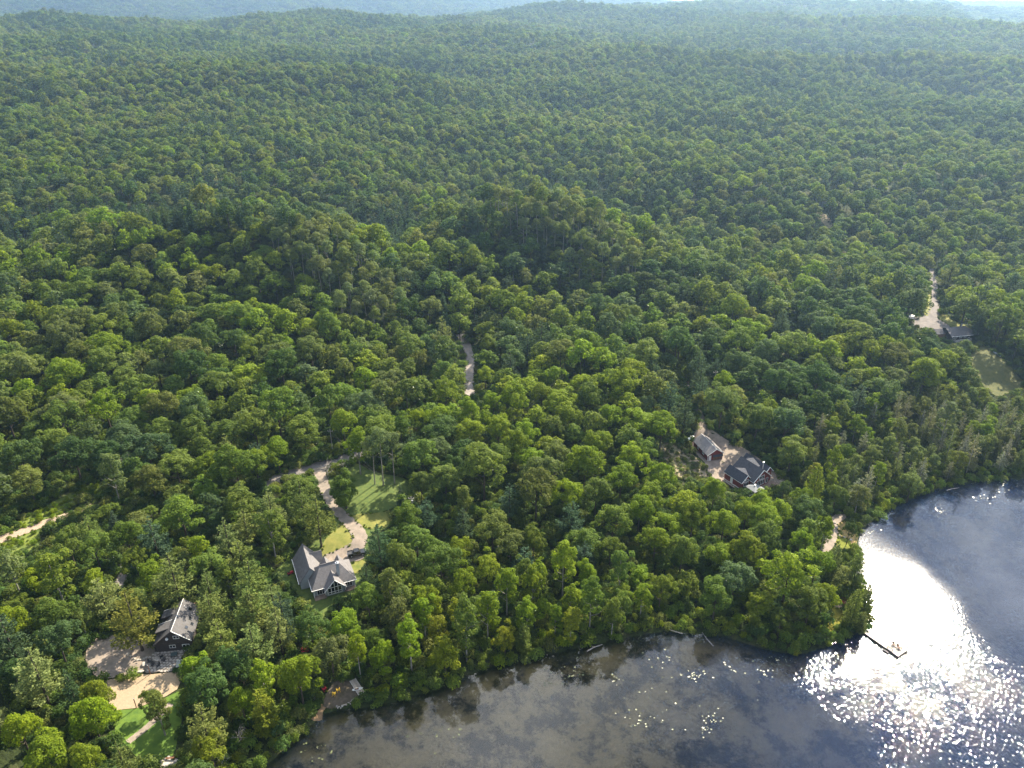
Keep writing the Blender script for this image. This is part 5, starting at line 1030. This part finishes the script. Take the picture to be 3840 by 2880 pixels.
for t in solo:
    L = [(math.hypot(t['cx']-x, t['cy']-y), n, x, y) for n, x, y in LM]; L.sort(); t['lm'] = L[0]
    dx, dy = t['cx']-L[0][2], t['cy']-L[0][3]
    rel = ('beyond' if dy < 0 else 'in front of') if abs(dy) > abs(dx)*.9 else 'beside'
    size = 'large' if t['D'] > 9.2 else 'small' if t['D'] < (5.0 if t['kind'] not in (b_, p_) else 7.2) else 'middling'
    t['desc'] = (size, WORD[t['tint']], KW[t['kind']], rel, L[0][1])
    cnt.setdefault(t['desc'], []).append(t)
for dsc, L in cnt.items():
    L.sort(key=lambda t: t['lm'][0])
    for i, t in enumerate(L):
        w = f'{dsc[0]} {dsc[1]} {dsc[2]} {dsc[3]} {dsc[4]}'
        if len(L) > 1: w += ', ' + (ORD[i] if i else 'first ') + 'from it'
        t['label'] = w.replace('bare dead tree', 'bare dead tree').replace('grey brown bare', 'grey bare')
TC = {}
for t in solo:
    c = TINT[t['tint']]; j = rg.uniform(.82, 1.2); col = (min(.3, c[0]*j*rg.uniform(.9, 1.1)), min(.3, c[1]*j), c[2]*j*rg.uniform(.8, 1.25), 1)
    k = KINDS[t['kind']]; vi = int(rg.integers(0, len(k['m']))); me_c, me_t = k['m'][vi]
    e = bpy.data.objects.new(t['kind'], None); COL.objects.link(e); e.empty_display_size = .5
    e.location = (t['x'], t['y'], t['z']-.1); e.rotation_euler = (0, 0, t['rot']); e.scale = (t['s'], t['s'], t['sz'])
    prm(e, t['label'], 'tree', {'dense_round_tree': None, b_: 'broadleaf trees of the near forest', s_: 'slender broadleaf trees', a_: 'aspens on the knolls', p_: 'pines', r_: 'spruces', c_: 'cedars', t_: 'grey tamaracks of the swamp', d_: 'dead trees'}[t['kind']])
    if me_c: o = bpy.data.objects.new('crown', me_c); COL.objects.link(o); o.parent = e; o.color = col
    o = bpy.data.objects.new('trunk' if me_c else 'bare_limbs', me_t); COL.objects.link(o); o.parent = e
# ================= the rest of the forest: uncounted, one object per sort =================
def lib(name, H, crown, bark=BARK, r=.2, top=.7):
    V, va = crown; return leafmesh(name, V, va, LEAFI if 'con' not in name else NEEDLEI, simple_trunk(H, r, bark, top))
SRC = {'broad': [lib('f_broad', 16, lobed(200+s, 16, 9., .62, 5.2, 26, 46, (.85, 1.5), (.5, .9))) for s in range(5)],
 'slender': [lib('f_slender', 16, lobed(220+s, 16, 5.4, .6, 5.6, 14, 50, (.95, 1.5), (.45, .8), zmin=-.8), PALEBARK, .15) for s in range(3)],
 'aspen': [lib('f_aspen', 18, lobed(230+s, 18, 5.6, .74, 4.2, 14, 60, (1., 1.5), (.36, .66), zmin=-.7), PALEBARK, .14, .85) for s in range(3)],
 'conpine': [lib('f_conpine', 19, whorled(240+s, 19, 4.3, 10, 6, 30, (.6, 1.05), .02, .3, .25, .75, .3)) for s in range(3)],
 'conspruce': [lib('f_conspruce', 16, whorled(250+s, 16, 2.5, 13, 6, 16, (.5, .9), .25, .1, .08, .95, .15)) for s in range(3)],
 'contam': [lib('f_contam', 15, whorled(260+s, 15, 2.3, 14, 5, 14, (.25, .5), .1, .2, .12, .8, .4, 2.2), DEADWOOD, .1, .95) for s in range(2)],
 'far': [lib('f_far', 15, lobed(270+s, 15, 11., .55, 5., 17, 22, (1.2, 2.1), (.9, 1.6))) for s in range(4)],
 'shrub': [leafmesh('f_shrub', *lobed(280+s, 2.6, 3.2, .42, 1.0, 9, 34, (.5, .9), (.26, .5), zmin=-.1), LEAFI) for s in range(4)]}
def scatter(name, label, key, pts):
    """pts rows: x y z rot sx sz r g b"""
    if not len(pts): return
    pts = np.array(pts, float); n = len(pts); me = bpy.data.meshes.new(name); me.vertices.add(n); me.vertices.foreach_set('co', pts[:, :3].astype(np.float32).ravel())
    def at3(nm, tp, key_, arr): a = me.attributes.new(nm, tp, 'POINT'); a.data.foreach_set(key_, np.ascontiguousarray(arr).ravel())
    at3('rot', 'FLOAT_VECTOR', 'vector', np.c_[np.zeros(n), np.zeros(n), pts[:, 3]].astype(np.float32)); at3('scl', 'FLOAT_VECTOR', 'vector', pts[:, [4, 4, 5]].astype(np.float32))
    at3('tint', 'FLOAT_COLOR', 'color', np.c_[pts[:, 6:9], np.ones(n)].astype(np.float32)); at3('pick', 'INT', 'value', RNG.integers(0, len(SRC[key]), n).astype(np.int32))
    o = link(name, me); prm(o, label, None, None, 'stuff')
    ng = bpy.data.node_groups.new(name, 'GeometryNodeTree'); ng.interface.new_socket('Geometry', in_out='INPUT', socket_type='NodeSocketGeometry'); ng.interface.new_socket('Geometry', in_out='OUTPUT', socket_type='NodeSocketGeometry')
    N, Lk = ng.nodes, ng.links; gi, go = N.new('NodeGroupInput'), N.new('NodeGroupOutput'); jn = N.new('GeometryNodeJoinGeometry')
    for m in SRC[key]:
        s = bpy.data.objects.new('source_'+name, m); oi = N.new('GeometryNodeObjectInfo'); oi.transform_space = 'ORIGINAL'; oi.inputs['Object'].default_value = s; oi.inputs['As Instance'].default_value = False
        g = N.new('GeometryNodeGeometryToInstance'); Lk.new(oi.outputs['Geometry'], g.inputs[0]); Lk.new(g.outputs[0], jn.inputs[0])
    ip = N.new('GeometryNodeInstanceOnPoints'); Lk.new(gi.outputs[0], ip.inputs['Points']); Lk.new(jn.outputs[0], ip.inputs['Instance']); ip.inputs['Pick Instance'].default_value = True
    for nm, tp, sk in (('pick', 'INT', 'Instance Index'), ('rot', 'FLOAT_VECTOR', 'Rotation'), ('scl', 'FLOAT_VECTOR', 'Scale')):
        a = N.new('GeometryNodeInputNamedAttribute'); a.data_type = tp; a.inputs['Name'].default_value = nm; Lk.new(a.outputs['Attribute'], ip.inputs[sk])
    Lk.new(ip.outputs[0], go.inputs[0]); md = o.modifiers.new('scatter', 'NODES'); md.node_group = ng; return o
KEY = {'dense_round_tree': 'broad', b_: 'broad', s_: 'slender', a_: 'aspen', p_: 'conpine', r_: 'conspruce', c_: 'conspruce', t_: 'contam', d_: 'contam'}
REST = {}
def tint3(c, n=1): return np.clip(np.array(c)*RNG.uniform(.8, 1.22)*np.array([RNG.uniform(.88, 1.12), 1, RNG.uniform(.8, 1.25)]), 0, .4)
for t in TREES:
    if t.get('solo'): continue
    k = KEY[t['kind']]; H0 = {'broad': 16, 'slender': 16, 'aspen': 18, 'conpine': 19, 'conspruce': 16, 'contam': 15}[k]
    REST.setdefault(k, []).append([t['x'], t['y'], t['z']-.2, t['rot'], t['s'], t['H']/H0, *tint3(TINT[t['tint']])])
# hills beyond
far = []
def ring(R0, R1_, st, span, key):
    r = R0
    while r < R1_:
        m = int(r*math.radians(span)/st); q = np.radians(-span/2+span*(np.arange(m)+RNG.uniform(-.46, .46, m))/m); rr_ = r+RNG.uniform(-.46, .46, m)*st
        far.append(np.stack([rr_*np.sin(q), rr_*np.cos(q), np.full(m, st)], 1)); r += st
ring(700, 1250, 6.9, 86, 'broad'); ring(1250, 2300, 10.6, 80, 'far'); ring(2300, 3300, 22, 76, 'far'); ring(3300, 5600, 24, 76, 'far')
far = np.concatenate(far); fz = hgt(far[:, 0], far[:, 1]); ff = proj(np.c_[far[:, :2], fz+10])
n1 = np.sin(far[:, 0]/61+2*np.sin(far[:, 1]/83))+np.sin(far[:, 1]/47.+far[:, 0]/97.)+.8*np.sin(far[:, 0]/23.+far[:, 1]/31)
FT = ['dark', 'blue', 'mid', 'mid', 'olive', 'pale', 'bright']; n2 = np.sin(far[:, 0]/88+1.5*np.sin(far[:, 1]/120))+np.sin(far[:, 1]/95.+far[:, 0]/140.+1)
dz = hgt(far[:, 0], far[:, 1]+20)-fz; low = n1 < -1.2
for i in range(len(far)):
    x, y, st = far[i]; u, v = ff[i, :2]; R_ = math.hypot(x, y)
    if st < 9:
        if ((MASK[:, 0]-u)**2+(MASK[:, 1]-v)**2 < 150).any() and 2900 < u < 3300: continue
    rnd = RNG.uniform(); con = rnd < (.55 if low[i] else .05); ti = int(np.clip(3.4+1.25*n2[i]+RNG.normal(0, 1.25), 0, 6))
    s = RNG.uniform(.7, 1.2)
    if st > 20: REST.setdefault('far', []).append([x, y, fz[i]-1, rnd*40, s*2.0, s*1.35, *tint3(TINT[FT[ti]])])
    elif con: REST.setdefault('conspruce' if rnd < .03 or rnd > .25 else 'conpine', []).append([x, y, fz[i]-.3, rnd*40, s*.95, s*1.0, *tint3(TINT['dpine'])])
    elif st > 9: REST.setdefault('far', []).append([x, y, fz[i]-.5, rnd*40, s*1.12, s*RNG.uniform(.75, 1.3), *tint3(TINT[FT[ti]])])
    else: REST.setdefault('broad', []).append([x, y, fz[i]-.3, rnd*40, s*1.06, s*.92*RNG.uniform(.8, 1.2), *tint3(TINT[FT[ti]])])
NM = {'broad': ('broadleaf_forest', 'mass of broadleaf forest covering the hills'), 'slender': ('slender_tree_forest', 'slender young forest between the larger trees'), 'aspen': ('aspen_forest', 'dense aspens filling the knolls'), 'conpine': ('pine_forest', 'scattered pines in the hill forest'),
 'conspruce': ('spruce_forest', 'dark pointed conifers scattered through the forest'), 'contam': ('tamarack_forest', 'grey thin conifers of the swamp edge'), 'far': ('distant_forest', 'hazy forest on the far ridges')}
for k, v in REST.items(): scatter(NM[k][0], NM[k][1], k, v)
# undergrowth and shore bushes
us = []
for R0, R1_, st in ((45, 300, 2.3), (300, 430, 3.4)):
    r = R0
    while r < R1_:
        m = int(r*math.radians(86)/st); q = np.radians(-43+86*(np.arange(m)+RNG.uniform(-.5, .5, m))/m); rr_ = r+RNG.uniform(-.5, .5, m)*st
        us.append(np.stack([rr_*np.sin(q), rr_*np.cos(q)], 1)); r += st
us = np.concatenate(us); usd = lake_sd(us[:, 0], us[:, 1]); us, usd = us[usd > -.9], usd[usd > -.9]; uz = hgt(us[:, 0], us[:, 1]); up_ = proj(np.c_[us, uz+.8])
ok = np.ones(len(us), bool)
for P in list(SHEETS.values())+[zz('A3', [(250,1230),(440,1060),(690,880),(740,640),(690,450),(960,290),(1420,430),(1270,680),(1250,860),(1060,1120),(1000,1350),(760,1500),(660,1620),(420,1330)]), zz('A2', [(900,1180),(1140,1160),(1500,1020),(1500,1330),(1440,1580),(1150,1600),(960,1360)])]: ok &= ~inpoly(up_[:, 0], up_[:, 1], P)
und, shore = [], []
for i in np.where(ok)[0]:
    x, y = us[i]; s = RNG.uniform(.6, 1.25)
    if usd[i] < 7: shore.append([x, y, uz[i]-.1, RNG.uniform(0, 6), s*RNG.uniform(.7, 1.1), s*RNG.uniform(.7, 1.4), *tint3(TINT[['mid', 'mid', 'olive', 'dark', 'bright', 'yellow'][int(RNG.choice(6, p=[.3, .25, .17, .15, .10, .03]))]])])
    else: und.append([x, y, uz[i]-.1, RNG.uniform(0, 6), s, s*RNG.uniform(.6, 1.3), *tint3(TINT[['dark', 'mid', 'dark', 'olive'][int(RNG.integers(0, 4))]])])
weeds = []
for nm, P in (('bank', zz('A5', [(150,670),(330,690),(540,860),(600,960),(690,1020),(640,1070),(430,1020),(170,960)])), ('v', zz('A1', [(0,900),(300,720),(850,440),(860,540),(520,720),(330,850),(320,980),(20,1040)]))):
    G = np.array([at(*p)[:2] for p in P]); lo, hi = G.min(0), G.max(0); n = 420
    q = RNG.uniform(lo, hi, (n, 2)); q = q[inpoly(q[:, 0], q[:, 1], G)]; z = hgt(q[:, 0], q[:, 1])
    for (x, y), zq in zip(q, z):
        u, v = proj((x, y, zq+.2))[0, :2]
        if ((MASK[:, 0]-u)**2+(MASK[:, 1]-v)**2).min() < 100 and nm == 'v' and inz(u, v, zz('A1', [(0,950),(0,920),(290,820),(520,740),(520,770),(290,860)])): continue
        s = RNG.uniform(.18, .5); weeds.append([x, y, zq, RNG.uniform(0, 6), s, s*RNG.uniform(.6, 1.6), *tint3(TINT['bright' if nm == 'v' else ['olive', 'grey', 'pale'][int(RNG.integers(0, 3))]])])
HARD = [np.array([at(*p)[:2] for p in P]) for k_, P in SHEETS.items() if k_.startswith(('drive', 'gravel', 'road', 'dirt', 'forest_lane', 'beach', 'patio', 'hs'))]
for key_, P in SHEETS.items():                 # ragged edges: tufts along every road, yard and lawn
    if key_.startswith(('hs', 'gar', 'cab', 'rocks', 'lawnview', 'l3', 'l4', 'v1', 'v2', 'bank', 'slope', 'lane', 'drv', 'sand', 'patio', 'platview')): continue
    G = np.array([at(*p)[:2] for p in P]); q = []
    for i in range(len(G)):
        a, b = G[i], G[(i+1) % len(G)]
        for k in range(int(np.linalg.norm(b-a)/.55)): q.append(a+(b-a)*RNG.uniform()+RNG.normal(0, .38, 2))
    if not q: continue
    q = np.array(q); okq = lake_sd(q[:, 0], q[:, 1]) > .3
    for g_ in HARD: okq &= ~inpoly(q[:, 0], q[:, 1], g_)
    q = q[okq]; zq_ = hgt(q[:, 0], q[:, 1])
    for (x, y), z_ in zip(q, zq_):
        s = RNG.uniform(.08, .24); weeds.append([x, y, z_+.05, RNG.uniform(0, 6), s, s*RNG.uniform(.5, 1.3), *tint3(TINT[['mid', 'olive', 'bright', 'dark'][int(RNG.integers(0, 4))]])])
scatter('undergrowth', 'dark leafy undergrowth on the forest floor', 'shrub', und); scatter('shore_shrubbery', 'tangle of green bushes along the waterline', 'shrub', shore); scatter('roadside_weeds', 'low weeds on the bank and the verge', 'shrub', weeds)
# lily pads floating in loose drifts
LP = MB(); rl = np.random.default_rng(9)
for (f, a, b, sx, sy, n) in (('B5',75,920,60,30,70),('B5',180,1200,60,50,60),('B5',130,1270,40,20,25),('B5',520,900,60,30,40),('B5',330,860,60,40,30),('B5',850,830,80,40,16),('B5',640,830,70,40,60),('B5',1000,850,160,90,14),('B6',1920,870,80,40,45),('B6',1500,560,110,35,60),('B6',1780,600,60,30,35),('B6',2100,480,60,40,40),('B6',1350,620,90,30,25),('B6',640,940,90,30,45),('B6',1210,490,30,14,25),('B6',2000,750,180,110,40),('A7',1500,370,50,30,45),('A7',1750,130,90,40,60),('A7',2050,150,120,50,90),('A7',1850,260,90,30,40),('A7',950,540,50,20,22),('A2',1900,1640,200,40,20),('A4',600,1500,140,60,40)):
    for _ in range(int(n*.38)):
        px = zz(f, [(a+rl.standard_t(3)*sx*.6, b+rl.standard_t(3)*sy*.6)])[0]; x, y = flat(*px)
        if lake_sd(x, y) > -.8: continue
        r = rl.uniform(.10, .30); q0 = rl.uniform(0, 6.28); k = 8; tl = rl.normal(0, .05, 2)
        LP.add([(x+r*math.cos(q0+i*5.6/(k-1)), y+r*math.sin(q0+i*5.6/(k-1))*.85, .012+.03*rl.uniform()+abs(tl[0])*r*math.cos(i)) for i in range(k)]+[(x, y, .012)], [tuple(range(k+1))])
prm(LP.done('lily_pads', PETAL), 'drifts of small floating lily leaves near the shore', None, None, 'stuff')
# ================= haze =================
hm, nt, ns, ls = newmat('haze'); out = nd(ns, 'OutputMaterial'); pv = nd(ns, 'VolumePrincipled'); pv.inputs['Color'].default_value = (.42, .66, 1.0, 1); pv.inputs['Density'].default_value = HAZE; pv.inputs['Anisotropy'].default_value = .68
ls.new(pv.outputs[0], out.inputs['Volume'])
try: hm.cycles.homogeneous_volume = True
except Exception: pass
hb = MB().box(-9400, 9400, -9400, 9400, -6.2, 330.).done('haze', hm); prm(hb, 'thin blue summer haze over the hills', None, None, 'stuff')
